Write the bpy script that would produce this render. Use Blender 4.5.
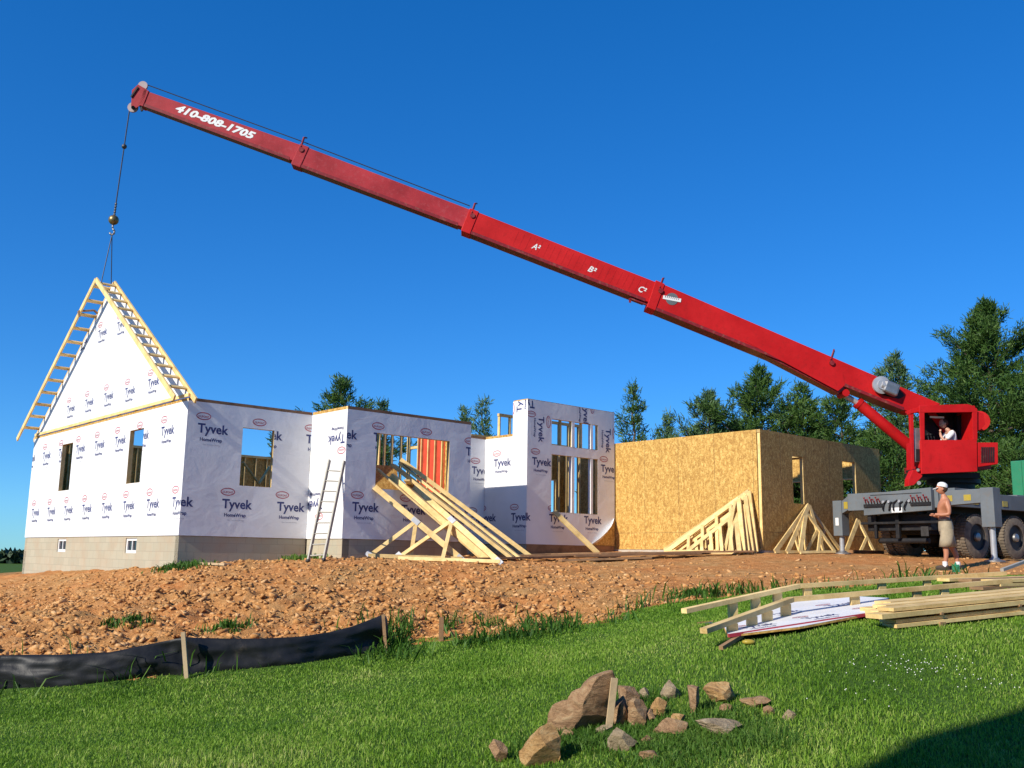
import bpy, bmesh, math, random
import numpy as np
from mathutils import Matrix, Vector
from math import sin, cos, tan, atan, radians, pi, sqrt

for o in list(bpy.data.objects): bpy.data.objects.remove(o)
scene = bpy.context.scene
COL = scene.collection

# ------------------------------------------------------------------ camera
FPX = 975.0; PITCH = atan(173/975.0); ROLL = radians(0.9)
fw = np.array([0, cos(PITCH), sin(PITCH)]); r0 = np.array([1., 0, 0]); u0 = np.cross(r0, fw)
CR = cos(ROLL)*r0 + sin(ROLL)*u0; CU = -sin(ROLL)*r0 + cos(ROLL)*u0
cd = bpy.data.cameras.new('camera'); cam = bpy.data.objects.new('camera', cd); COL.objects.link(cam)
cam.matrix_world = Matrix(((CR[0], CU[0], -fw[0], 0), (CR[1], CU[1], -fw[1], 0), (CR[2], CU[2], -fw[2], 0), (0, 0, 0, 1)))
cd.sensor_width = 36; cd.lens = FPX/1024*36; cd.clip_start = 0.1; cd.clip_end = 6000
scene.camera = cam
AZ = radians(48.2)
DU = np.array([sin(AZ), cos(AZ), 0]); DV = np.array([-cos(AZ), sin(AZ), 0]); HC = np.array([-7.14, 21.3, 0.])

# ------------------------------------------------------------------ light
SUN_AZ = AZ - radians(2.5)          # direction the light travels, clockwise from +Y
SUN_EL = radians(32)
world = bpy.data.worlds.new('World'); scene.world = world; world.use_nodes = True
wn = world.node_tree; wn.nodes.clear()
sky = wn.nodes.new('ShaderNodeTexSky'); sky.sky_type = 'NISHITA'; sky.sun_disc = False
sky.sun_elevation = SUN_EL; sky.sun_rotation = SUN_AZ + pi
sky.air_density = 0.85; sky.dust_density = 0.0; sky.ozone_density = 3.0; sky.altitude = 200
hs = wn.nodes.new('ShaderNodeHueSaturation'); hs.inputs['Saturation'].default_value = 1.35
mx = wn.nodes.new('ShaderNodeMixRGB'); mx.blend_type = 'MULTIPLY'; mx.inputs[0].default_value = 1.0
mx.inputs[2].default_value = (0.30, 0.86, 1.58, 1)
gm = wn.nodes.new('ShaderNodeGamma'); gm.inputs[1].default_value = 0.75
bg = wn.nodes.new('ShaderNodeBackground'); bg.inputs['Strength'].default_value = 0.14
wo = wn.nodes.new('ShaderNodeOutputWorld')
wn.links.new(sky.outputs[0], hs.inputs['Color']); wn.links.new(hs.outputs[0], mx.inputs[1])
wn.links.new(mx.outputs[0], gm.inputs[0]); wn.links.new(gm.outputs[0], bg.inputs[0]); wn.links.new(bg.outputs[0], wo.inputs[0])
sl = bpy.data.lights.new('sun', 'SUN'); sl.energy = 5.0; sl.angle = radians(0.53); sl.color = (1.0, 0.93, 0.80)
so = bpy.data.objects.new('sun', sl); COL.objects.link(so)
sdir = Vector((sin(SUN_AZ)*cos(SUN_EL), cos(SUN_AZ)*cos(SUN_EL), -sin(SUN_EL)))
so.rotation_euler = sdir.to_track_quat('-Z', 'Y').to_euler(); so.location = (-20, -20, 30)
vs = scene.view_settings; vs.view_transform = 'Standard'; vs.look = 'None'; vs.exposure = 0.28; vs.gamma = 1.0; vs.use_curve_mapping = False

# ------------------------------------------------------------------ survey helpers: sight lines from the camera to known planes
def ray(x, y): return fw + CR*(x-512)/FPX + CU*(384-y)/FPX
def atd(x, y, d): r = ray(x, y); return r*(d/r[1])
def onu(x, y, u): r = ray(x, y); t = (u+HC@DU)/(r@DU); p = r*t; return float((p-HC)@DV), float(p[2])
def onv(x, y, v): r = ray(x, y); t = (v+HC@DV)/(r@DV); p = r*t; return float((p-HC)@DU), float(p[2])
def HW(u, v, z=0.): return HC + DU*u + DV*v + np.array([0, 0, z])

# ------------------------------------------------------------------ noise
def _hash(ix, iy, seed):
    h = (ix*374761393 + iy*668265263 + seed*974711) & 0xFFFFFFFF
    h = ((h ^ (h >> 13))*1274126177) & 0xFFFFFFFF
    return ((h ^ (h >> 16)) & 0xFFFFFF)/float(0xFFFFFF)
def vnoise(x, y, seed=0):
    x = np.asarray(x, float); y = np.asarray(y, float)
    ix = np.floor(x).astype(np.int64); iy = np.floor(y).astype(np.int64); fx = x-ix; fy = y-iy
    fx = fx*fx*(3-2*fx); fy = fy*fy*(3-2*fy)
    a = _hash(ix, iy, seed); b = _hash(ix+1, iy, seed); c = _hash(ix, iy+1, seed); d = _hash(ix+1, iy+1, seed)
    return (a*(1-fx)+b*fx)*(1-fy)+(c*(1-fx)+d*fx)*fy
def fbm(x, y, seed=0, o=4):
    s = 0; a = .5
    for i in range(o): s = s + a*vnoise(x*2**i, y*2**i, seed+i*17); a *= .5
    return s

# ------------------------------------------------------------------ terrain
GP = []
for x, y, d in [(183,564,21.0),(22,574,29.2),(100,569,25.),(240,562,21.8),(300,560,22.9),(345,558,21.8),(440,558,23.),(535,556,26),(616,552,28.5),
                (700,553,25.8),(762,553,24.9),(838,554,26),(880,553,28),(996,561,22.7),(948,571,20.6),(1010,559,25.2),(1100,560,26),
                (60,602,19.5),(200,602,17.4),(350,602,17.2),(500,592,18.3),(600,590,18.3),(700,580,19.3),(860,577,18.5),
                (0,692,12.3),(190,674,12.8),(385,650,14.2),(0,658,13.4),(190,640,13.9),(385,625,15.2),
                (480,636,14.6),(560,630,14.7),(690,604,15.7),(0,768,8.0),(512,768,7.6),(1023,768,7.2),(512,700,10.2),(1023,700,9.0),
                (1023,650,10.3),(890,634,10.5),(730,652,10.3),(860,592,14.5),(1020,584,14.5)]:
    GP.append(atd(x, y, d))
GP += [np.array(p, float) for p in [(0,0,-1.6),(-15,-10,-2.2),(15,-10,-1.3),(0,-20,-1.6),(-14,6,-2.0),(12,6,-1.2),(-28,30,-2.0),(-22,14,-2.3),(-35,50,-2.8),(20,24,.1),(26,14,-.3),
       (0,40,.2),(15,40,.5),(25,45,.5),(-6,45,-.2),(-24,22,-1.9),(40,40,.5),(0,60,0),(30,70,.5),(-40,90,-3.4)]]
GP = np.array(GP)
def _k(r2): return np.where(r2 > 1e-9, .5*r2*np.log(np.maximum(r2, 1e-9)), 0)
_n = len(GP)
_A = np.zeros((_n+3, _n+3)); _d2 = ((GP[:, None, :2]-GP[None, :, :2])**2).sum(-1)
_A[:_n, :_n] = _k(_d2)+np.eye(_n)*1.0; _A[:_n, _n] = 1; _A[:_n, _n+1:] = GP[:, :2]; _A[_n, :_n] = 1; _A[_n+1:, :_n] = GP[:, :2].T
_w = np.linalg.solve(_A, np.concatenate([GP[:, 2], np.zeros(3)]))
def gh(x, y):
    """smooth ground height"""
    x = np.atleast_1d(np.asarray(x, float)); y = np.atleast_1d(np.asarray(y, float))
    sh = x.shape; x = x.ravel(); y = y.ravel(); out = np.empty_like(x)
    for s in range(0, len(x), 20000):
        a = x[s:s+20000]; b = y[s:s+20000]
        r2 = (a[:, None]-GP[None, :, 0])**2+(b[:, None]-GP[None, :, 1])**2
        out[s:s+20000] = _k(r2)@_w[:_n] + _w[_n] + a*_w[_n+1] + b*_w[_n+2]
    far = np.where(x < 0, -3.8, 0.3) ; far = -1.75 + 2.05*np.tanh(x/40.)
    far = np.where(x < 0, -1.75+2.05*np.tanh(x/40.), -1.75+2.05*np.tanh(x/40.))
    r = np.sqrt((x-2)**2+(y-20)**2); t = np.clip((r-32)/50., 0, 1); t = t*t*(3-2*t)
    out = out*(1-t)+far*t
    return out.reshape(sh)
def g1(x, y): return float(gh(x, y)[0])
def gpt(x, y):
    """where a sight line meets the ground"""
    r = ray(x, y); t = 4.0; pr = None
    while t < 400:
        p = r*t; h = p[2]-g1(p[0], p[1])
        if h < 0:
            a, b = pr, t
            for _ in range(20):
                m = (a+b)/2; q = r*m
                if q[2]-g1(q[0], q[1]) < 0: b = m
                else: a = m
            return r*b
        pr = t; t *= 1.02
    return r*60
EDGE = np.array([gpt(x, y)[:2] for x, y in [(-150,700),(0,689),(120,683),(190,673),(260,667),(340,655),(388,648),(440,643),(500,637),(560,630),(600,622),(640,612),(690,604),(720,601),(800,592),(900,584),(1023,577),(1150,570)]])
def dirtness(x, y):
    """>0 inside bare soil (metres from its edge, roughly)"""
    yb = np.interp(x, EDGE[:, 0], EDGE[:, 1])
    w = (fbm(x*.9, y*.9, 5)-.5)*1.3
    right = np.clip((x+1)/3, .25, 1)
    d1 = y-yb+w*right*.8
    d2 = (x+17.5+.0*(y))+w*1.5
    d3 = 37-y+w*2
    d4 = 24-x+w*2
    return np.minimum(np.minimum(d1, d2), np.minimum(d3, d4))
def rough(x, y):
    """lumps of the dug soil"""
    d = dirtness(x, y); m = np.clip(d/1.2, 0, 1)
    amp = 1-.72*np.clip((x-1.0)/5, 0, 1)
    near = np.clip((22.5-y)/5, .35, 1)
    big = (fbm(x*.8, y*.8, 31, 3)-.45)*.26
    r = np.abs(fbm(x*2.9, y*2.9, 41, 4)-.47)*.55
    s = (fbm(x*4.6, y*4.6, 51, 3)-.45)*.26
    berm = .16*np.exp(-((d-.9)/.7)**2)*np.clip((1.0-x)/3, 0, 1)
    return m*(amp*near*(big+r+s*1.1-.10)*.8)+berm*.8

# ------------------------------------------------------------------ materials
MATS = {}
def newmat(name):
    m = bpy.data.materials.new(name); m.use_nodes = True; n = m.node_tree; b = n.nodes['Principled BSDF']; MATS[name] = m
    return m, n, b
def N(n, t, **kw):
    k = n.nodes.new(t)
    for a, v in kw.items():
        if a in k.inputs: k.inputs[a].default_value = v
        else: setattr(k, a, v)
    return k
def ramp(n, src, stops):
    r = n.nodes.new('ShaderNodeValToRGB'); e = r.color_ramp.elements
    while len(e) < len(stops): e.new(.5)
    for i, (p, c) in enumerate(stops): e[i].position = p; e[i].color = (*c, 1)
    n.links.new(src, r.inputs[0]); return r
def bump(n, b, src, strength=.3, dist=.02, prev=None):
    k = n.nodes.new('ShaderNodeBump'); k.inputs['Strength'].default_value = strength; k.inputs['Distance'].default_value = dist
    n.links.new(src, k.inputs['Height'])
    if prev: n.links.new(prev.outputs[0], k.inputs['Normal'])
    n.links.new(k.outputs[0], b.inputs['Normal']); return k
def coords(n, scale=(1, 1, 1), rand=False):
    tc = n.nodes.new('ShaderNodeTexCoord'); mp = n.nodes.new('ShaderNodeMapping'); mp.inputs['Scale'].default_value = scale
    n.links.new(tc.outputs['Object'], mp.inputs['Vector'])
    if rand:
        oi = n.nodes.new('ShaderNodeObjectInfo'); mu = N(n, 'ShaderNodeMath', operation='MULTIPLY'); mu.inputs[1].default_value = 37.
        n.links.new(oi.outputs['Random'], mu.inputs[0]); n.links.new(mu.outputs[0], mp.inputs['Location'])
    return mp
def noise(n, mp, scale, detail=4, rough=.55, dist=0):
    k = N(n, 'ShaderNodeTexNoise'); k.inputs['Scale'].default_value = scale; k.inputs['Detail'].default_value = detail
    k.inputs['Roughness'].default_value = rough; k.inputs['Distortion'].default_value = dist
    n.links.new(mp.outputs[0], k.inputs['Vector']); return k
def simple(name, col, rough=.6, metal=0, var=.12, scale=6, spec=.5, bmp=0):
    m, n, b = newmat(name); mp = coords(n, rand=True); k = noise(n, mp, scale)
    c = np.array(col)
    r = ramp(n, k.outputs[0], [(.3, tuple(c*(1-var))), (.7, tuple(np.minimum(c*(1+var), 1)))])
    n.links.new(r.outputs[0], b.inputs['Base Color']); b.inputs['Roughness'].default_value = rough; b.inputs['Metallic'].default_value = metal
    b.inputs['Specular IOR Level'].default_value = spec
    if bmp: bump(n, b, k.outputs[0], bmp, .01)
    return m
def wood(name, lo, hi, rough=.7):
    """sawn lumber, grain along the local long axis cannot be known, so use a soft cloudy grain and per board tone"""
    m, n, b = newmat(name); mp = coords(n, rand=True); k = noise(n, mp, 3, 5, .6, .6); k2 = noise(n, mp, 26, 3, .5, 1.5)
    mixv = N(n, 'ShaderNodeMath', operation='MULTIPLY_ADD'); mixv.inputs[1].default_value = .35
    n.links.new(k2.outputs[0], mixv.inputs[0]); n.links.new(k.outputs[0], mixv.inputs[2])
    r = ramp(n, mixv.outputs[0], [(.42, lo), (.78, hi)])
    oi = n.nodes.new('ShaderNodeObjectInfo'); h = n.nodes.new('ShaderNodeHueSaturation')
    mr = N(n, 'ShaderNodeMapRange'); mr.inputs['To Min'].default_value = .78; mr.inputs['To Max'].default_value = 1.15
    n.links.new(oi.outputs['Random'], mr.inputs[0]); n.links.new(mr.outputs[0], h.inputs['Value']); n.links.new(r.outputs[0], h.inputs['Color'])
    n.links.new(h.outputs[0], b.inputs['Base Color']); b.inputs['Roughness'].default_value = rough
    bump(n, b, k2.outputs[0], .15, .003); return m
wood('lumber', (.52, .34, .115), (.80, .58, .25))
wood('lumber_old', (.20, .11, .05), (.36, .21, .10))
wood('plank_dark', (.13, .065, .03), (.27, .14, .065))
wood('stake_wood', (.33, .24, .14), (.52, .38, .22))

# housewrap
m, n, b = newmat('wrap'); mp = coords(n); k = noise(n, mp, .9, 3, .5, 1.2); k2 = noise(n, coords(n, (.8, .8, 1.1)), 1.6, 5, .6, 2.6)
r = ramp(n, k.outputs[0], [(.3, (.74, .735, .73)), (.7, (.82, .82, .82))]); n.links.new(r.outputs[0], b.inputs['Base Color'])
b.inputs['Roughness'].default_value = .42; b.inputs['Specular IOR Level'].default_value = .35
b1 = bump(n, b, k2.outputs[0], .26, .030); vo = N(n, 'ShaderNodeTexVoronoi'); vo.feature = 'DISTANCE_TO_EDGE'; vo.inputs['Scale'].default_value = 1.1; wv_ = N(n, 'ShaderNodeMixRGB', blend_type='ADD'); wv_.inputs[0].default_value = .5
n.links.new(mp.outputs[0], wv_.inputs[1]); n.links.new(k.outputs['Color'], wv_.inputs[2]); n.links.new(wv_.outputs[0], vo.inputs['Vector']); b2 = bump(n, b, vo.outputs['Distance'], .35, .05, b1)
k3 = noise(n, mp, 9, 4, .6, 1.0); bump(n, b, k3.outputs[0], .25, .006, b2)
simple('print_blue', (.03, .04, .15), .6, var=.25, scale=3)
simple('print_red', (.40, .06, .09), .6, var=.2, scale=3)
simple('print_grey', (.40, .41, .46), .6)

# OSB
m, n, b = newmat('osb'); mp = coords(n)
nz = noise(n, mp, 6, 2, .5); add = N(n, 'ShaderNodeMixRGB', blend_type='ADD'); add.inputs[0].default_value = .25
n.links.new(mp.outputs[0], add.inputs[1]); n.links.new(nz.outputs['Color'], add.inputs[2])
v1 = N(n, 'ShaderNodeTexVoronoi'); v1.inputs['Scale'].default_value = 30; v1.feature = 'F1'; n.links.new(add.outputs[0], v1.inputs['Vector'])
v2 = N(n, 'ShaderNodeTexVoronoi'); v2.inputs['Scale'].default_value = 21.
mp2 = coords(n, (1, 1, .45)); n.links.new(mp2.outputs[0], v2.inputs['Vector'])
sp = n.nodes.new('ShaderNodeSeparateColor'); n.links.new(v1.outputs['Color'], sp.inputs[0])
sp2 = n.nodes.new('ShaderNodeSeparateColor'); n.links.new(v2.outputs['Color'], sp2.inputs[0])
ad = N(n, 'ShaderNodeMath', operation='MULTIPLY_ADD'); ad.inputs[1].default_value = .6; n.links.new(sp.outputs[0], ad.inputs[0])
mm = N(n, 'ShaderNodeMath', operation='MULTIPLY'); mm.inputs[1].default_value = .4; n.links.new(sp2.outputs[1], mm.inputs[0]); n.links.new(mm.outputs[0], ad.inputs[2])
r = ramp(n, ad.outputs[0], [(.1, (.34, .175, .036)), (.5, (.48, .275, .062)), (.9, (.68, .45, .135))])
big = noise(n, mp, .7, 3, .5); h = n.nodes.new('ShaderNodeHueSaturation'); mr = N(n, 'ShaderNodeMapRange'); mr.inputs['To Min'].default_value = .9; mr.inputs['To Max'].default_value = 1.1
n.links.new(big.outputs[0], mr.inputs[0]); n.links.new(mr.outputs[0], h.inputs['Value']); n.links.new(r.outputs[0], h.inputs['Color']); n.links.new(h.outputs[0], b.inputs['Base Color'])
b.inputs['Roughness'].default_value = .75; bump(n, b, ad.outputs[0], .3, .004)
simple('osb_edge', (.34, .17, .08), .8); simple('seam', (.14, .075, .03), .8)
simple('red_board', (.60, .07, .035), .5, var=.2, scale=4)

# concrete block / parging
m, n, b = newmat('block'); tc = n.nodes.new('ShaderNodeTexCoord'); sx = n.nodes.new('ShaderNodeSeparateXYZ'); n.links.new(tc.outputs['Object'], sx.inputs[0])
sm = N(n, 'ShaderNodeMath', operation='ADD'); n.links.new(sx.outputs[0], sm.inputs[0]); n.links.new(sx.outputs[1], sm.inputs[1])
cb = n.nodes.new('ShaderNodeCombineXYZ'); n.links.new(sm.outputs[0], cb.inputs[0]); n.links.new(sx.outputs[2], cb.inputs[1])
br = N(n, 'ShaderNodeTexBrick'); br.inputs['Scale'].default_value = 1; br.inputs['Brick Width'].default_value = .4; br.inputs['Row Height'].default_value = .2; br.inputs['Mortar Size'].default_value = .008; br.inputs['Mortar Smooth'].default_value = .5
br.inputs['Color1'].default_value = (.37, .34, .25, 1); br.inputs['Color2'].default_value = (.42, .38, .28, 1); br.inputs['Mortar'].default_value = (.31, .28, .21, 1)
n.links.new(cb.outputs[0], br.inputs['Vector']); mp = coords(n); k = noise(n, mp, 1.6, 5, .6)
mxx = N(n, 'ShaderNodeMixRGB', blend_type='MIX'); rr = ramp(n, k.outputs[0], [(.45, (0, 0, 0)), (.75, (.7, .7, .7))]); n.links.new(rr.outputs[0], mxx.inputs[0])
n.links.new(br.outputs['Color'], mxx.inputs[1]); mxx.inputs[2].default_value = (.40, .29, .19, 1); n.links.new(mxx.outputs[0], b.inputs['Base Color'])
b.inputs['Roughness'].default_value = .9; k2 = noise(n, mp, 30, 4); b1 = bump(n, b, br.outputs['Fac'], -.4, .01); bump(n, b, k2.outputs[0], .3, .006, b1)

# soil
m, n, b = newmat('soil'); mp = coords(n); k = noise(n, mp, .5, 4, .6); k2 = noise(n, mp, 5, 6, .7); k3 = noise(n, mp, 40, 5, .7)
r = ramp(n, k2.outputs[0], [(.25, (.27, .120, .038)), (.5, (.47, .228, .078)), (.78, (.64, .38, .165))])
r2 = ramp(n, k.outputs[0], [(.35, (1.10, .90, .80)), (.7, (.92, 1.06, 1.14))]); mu = N(n, 'ShaderNodeMixRGB', blend_type='MULTIPLY'); mu.inputs[0].default_value = 1
n.links.new(r.outputs[0], mu.inputs[1]); n.links.new(r2.outputs[0], mu.inputs[2]); n.links.new(mu.outputs[0], b.inputs['Base Color']); b.inputs['Roughness'].default_value = .95
b.inputs['Specular IOR Level'].default_value = .15
b1 = bump(n, b, k2.outputs[0], .6, .08); bump(n, b, k3.outputs[0], .6, .02, b1)
m, n, b = newmat('clod'); mp = coords(n); k = noise(n, mp, 4.5, 5, .75); k3 = noise(n, mp, 25, 5, .7)
r = ramp(n, k.outputs[0], [(.3, (.29, .120, .038)), (.5, (.50, .250, .088)), (.72, (.70, .47, .25))]); n.links.new(r.outputs[0], b.inputs['Base Color']); b.inputs['Roughness'].default_value = .95
b.inputs['Specular IOR Level'].default_value = .15; bump(n, b, k3.outputs[0], .5, .02)
# lawn base and blades
m, n, b = newmat('turf'); mp = coords(n); k = noise(n, mp, .6, 4, .6); k2 = noise(n, mp, 14, 5, .7)
r = ramp(n, k2.outputs[0], [(.3, (.035, .070, .012)), (.6, (.065, .13, .022)), (.85, (.15, .17, .06))]); n.links.new(r.outputs[0], b.inputs['Base Color']); b.inputs['Roughness'].default_value = .95
b.inputs['Specular IOR Level'].default_value = .1; bump(n, b, k2.outputs[0], .8, .05)
def leafmat(name, stops, attr=True, trans=.25, rough=.55, nscale=.8):
    m, n, b = newmat(name)
    at = N(n, 'ShaderNodeAttribute'); at.attribute_name = 'tint'; mp = coords(n); k = noise(n, mp, nscale, 3, .6)
    ad = N(n, 'ShaderNodeMath', operation='MULTIPLY_ADD'); ad.inputs[1].default_value = .55; n.links.new(at.outputs['Fac'], ad.inputs[0])
    mm = N(n, 'ShaderNodeMath', operation='MULTIPLY'); mm.inputs[1].default_value = .55; n.links.new(k.outputs[0], mm.inputs[0]); n.links.new(mm.outputs[0], ad.inputs[2])
    r = ramp(n, ad.outputs[0], stops); n.links.new(r.outputs[0], b.inputs['Base Color']); b.inputs['Roughness'].default_value = rough; b.inputs['Specular IOR Level'].default_value = .25
    tr = n.nodes.new('ShaderNodeBsdfTranslucent'); n.links.new(r.outputs[0], tr.inputs[0]); ms = n.nodes.new('ShaderNodeMixShader'); ms.inputs[0].default_value = trans
    n.links.new(b.outputs[0], ms.inputs[1]); n.links.new(tr.outputs[0], ms.inputs[2]); n.links.new(ms.outputs[0], n.nodes['Material Output'].inputs[0]); return m
leafmat('blade', [(.2, (.048, .125, .006)), (.42, (.115, .250, .016)), (.68, (.26, .41, .050)), (.92, (.55, .54, .20))], trans=.35)
leafmat('weed', [(.2, (.025, .075, .008)), (.6, (.070, .165, .018)), (.95, (.17, .27, .05))], trans=.3)
leafmat('needle', [(.2, (.020, .052, .010)), (.5, (.055, .120, .022)), (.85, (.13, .21, .045))], trans=.2)
leafmat('needle_pale', [(.2, (.036, .085, .028)), (.5, (.090, .165, .06)), (.85, (.17, .25, .10))], trans=.2)
leafmat('far_leaf', [(.2, (.020, .040, .020)), (.5, (.035, .065, .032)), (.85, (.06, .09, .045))], trans=.1, nscale=.1)
simple('bark', (.10, .075, .055), .95, var=.3, scale=8, bmp=.5)
simple('flower', (.75, .75, .68), .7)

def paint(name, col, rough=.35, fade=.25, dirt=(.3, .2, .12), coat=.3):
    m, n, b = newmat(name); mp = coords(n); k = noise(n, mp, 1.2, 5, .6); k2 = noise(n, mp, 9, 5, .65)
    c = np.array(col); r = ramp(n, k.outputs[0], [(.3, tuple(c*(1-fade*.5))), (.7, tuple(np.minimum(c*(1+fade*.4)+fade*.02, 1)))])
    r2 = ramp(n, k2.outputs[0], [(.52, (0, 0, 0)), (.80, (.5, .5, .5))]); mi = N(n, 'ShaderNodeMixRGB'); n.links.new(r2.outputs[0], mi.inputs[0]); n.links.new(r.outputs[0], mi.inputs[1]); mi.inputs[2].default_value = (*dirt, 1)
    n.links.new(mi.outputs[0], b.inputs['Base Color']); rg = N(n, 'ShaderNodeMapRange'); rg.inputs['To Min'].default_value = rough*.8; rg.inputs['To Max'].default_value = rough*1.5
    n.links.new(k2.outputs[0], rg.inputs[0]); n.links.new(rg.outputs[0], b.inputs['Roughness']); b.inputs['Coat Weight'].default_value = coat; b.inputs['Specular IOR Level'].default_value = .25; b.inputs['Coat Roughness'].default_value = .2
    bump(n, b, k2.outputs[0], .05, .005); return m
paint('red', (.48, .003, .004), .55, .35, (.22, .004, .006), 0); paint('red_faded_lit', (.34, .014, .022), .55, .55, (.40, .10, .11), 0); paint('red_dark', (.20, .006, .008), .5)  # outer boom red: fading, plus the lighting at the tip put into the colour
paint('grey', (.125, .142, .155), .6, .4, (.17, .13, .09), 0); paint('black', (.012, .012, .014), .5, .3, (.07, .05, .035), 0); paint('green_paint', (.03, .22, .11), .4, .2, (.1, .15, .08))
paint('yellow', (.36, .27, .03), .5, .2); paint('blue_paint', (.07, .16, .34), .5, .2)
simple('rubber', (.035, .032, .030), .9, var=.4, scale=10, bmp=.2); simple('rubber_dusty', (.16, .125, .09), .95, var=.35, scale=9, bmp=.3)
simple('chrome', (.42, .42, .43), .4, .4); simple('alu', (.36, .34, .29), .6, .1, var=.1); simple('steel', (.32, .31, .30), .45, .8, var=.25); simple('brass', (.24, .18, .08), .4, .7)
simple('white', (.72, .72, .70), .5, var=.05); simple('gusset', (.50, .51, .52), .6, .2, var=.15); simple('sheave_grey', (.34, .26, .26), .6); simple('cable', (.07, .07, .075), .5, .6)
simple('skin', (.42, .175, .095), .55, var=.12, scale=5); simple('skin_light', (.50, .26, .17), .55, var=.1); simple('hair', (.06, .03, .015), .8, var=.3, scale=30)
simple('khaki', (.33, .27, .18), .9, var=.18, scale=9, bmp=.3); simple('cloth_white', (.72, .70, .68), .85, var=.06, bmp=.2); simple('shoe', (.06, .04, .03), .8); simple('belt', (.02, .015, .012), .6)
simple('denim', (.04, .06, .11), .9); simple('glove_box', (.3, .3, .1), .6)
m, n, b = newmat('silt'); mp = coords(n); k = noise(n, mp, 3, 4, .6, .8); k2 = noise(n, mp, 60, 3)
r = ramp(n, k.outputs[0], [(.3, (.009, .010, .012)), (.62, (.020, .020, .022)), (.8, (.085, .065, .05))]); n.links.new(r.outputs[0], b.inputs['Base Color']); b.inputs['Roughness'].default_value = .52; b.inputs['Specular IOR Level'].default_value = .3
b1 = bump(n, b, k.outputs[0], .4, .03); bump(n, b, k2.outputs[0], .15, .003, b1)
def rockmat(name, a, c, d):
    m, n, b = newmat(name); mp = coords(n, (1, 1, 2.2), rand=True); k = noise(n, mp, 7, 8, .75, 1.2); k2 = noise(n, mp, 22, 6, .7)
    r = ramp(n, k.outputs[0], [(.28, a), (.5, c), (.74, d)]); n.links.new(r.outputs[0], b.inputs['Base Color']); b.inputs['Roughness'].default_value = .9; b.inputs['Specular IOR Level'].default_value = .2
    b1 = bump(n, b, k.outputs[0], .8, .06); bump(n, b, k2.outputs[0], .7, .015, b1)
rockmat('rock', (.13, .075, .04), (.36, .215, .115), (.52, .38, .22)); rockmat('rock_orange', (.18, .10, .04), (.46, .27, .11), (.60, .45, .23)); rockmat('rock_grey', (.18, .13, .08), (.38, .29, .18), (.54, .44, .30))
simple('siding', (.55, .54, .50), .6); simple('shingle', (.06, .055, .05), .9, var=.3, scale=12); simple('glass_dark', (.02, .025, .03), .08)
simple('concrete', (.42, .38, .32), .9, var=.15, scale=5, bmp=.2); simple('tarp_red', (.35, .03, .05), .5)

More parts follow.
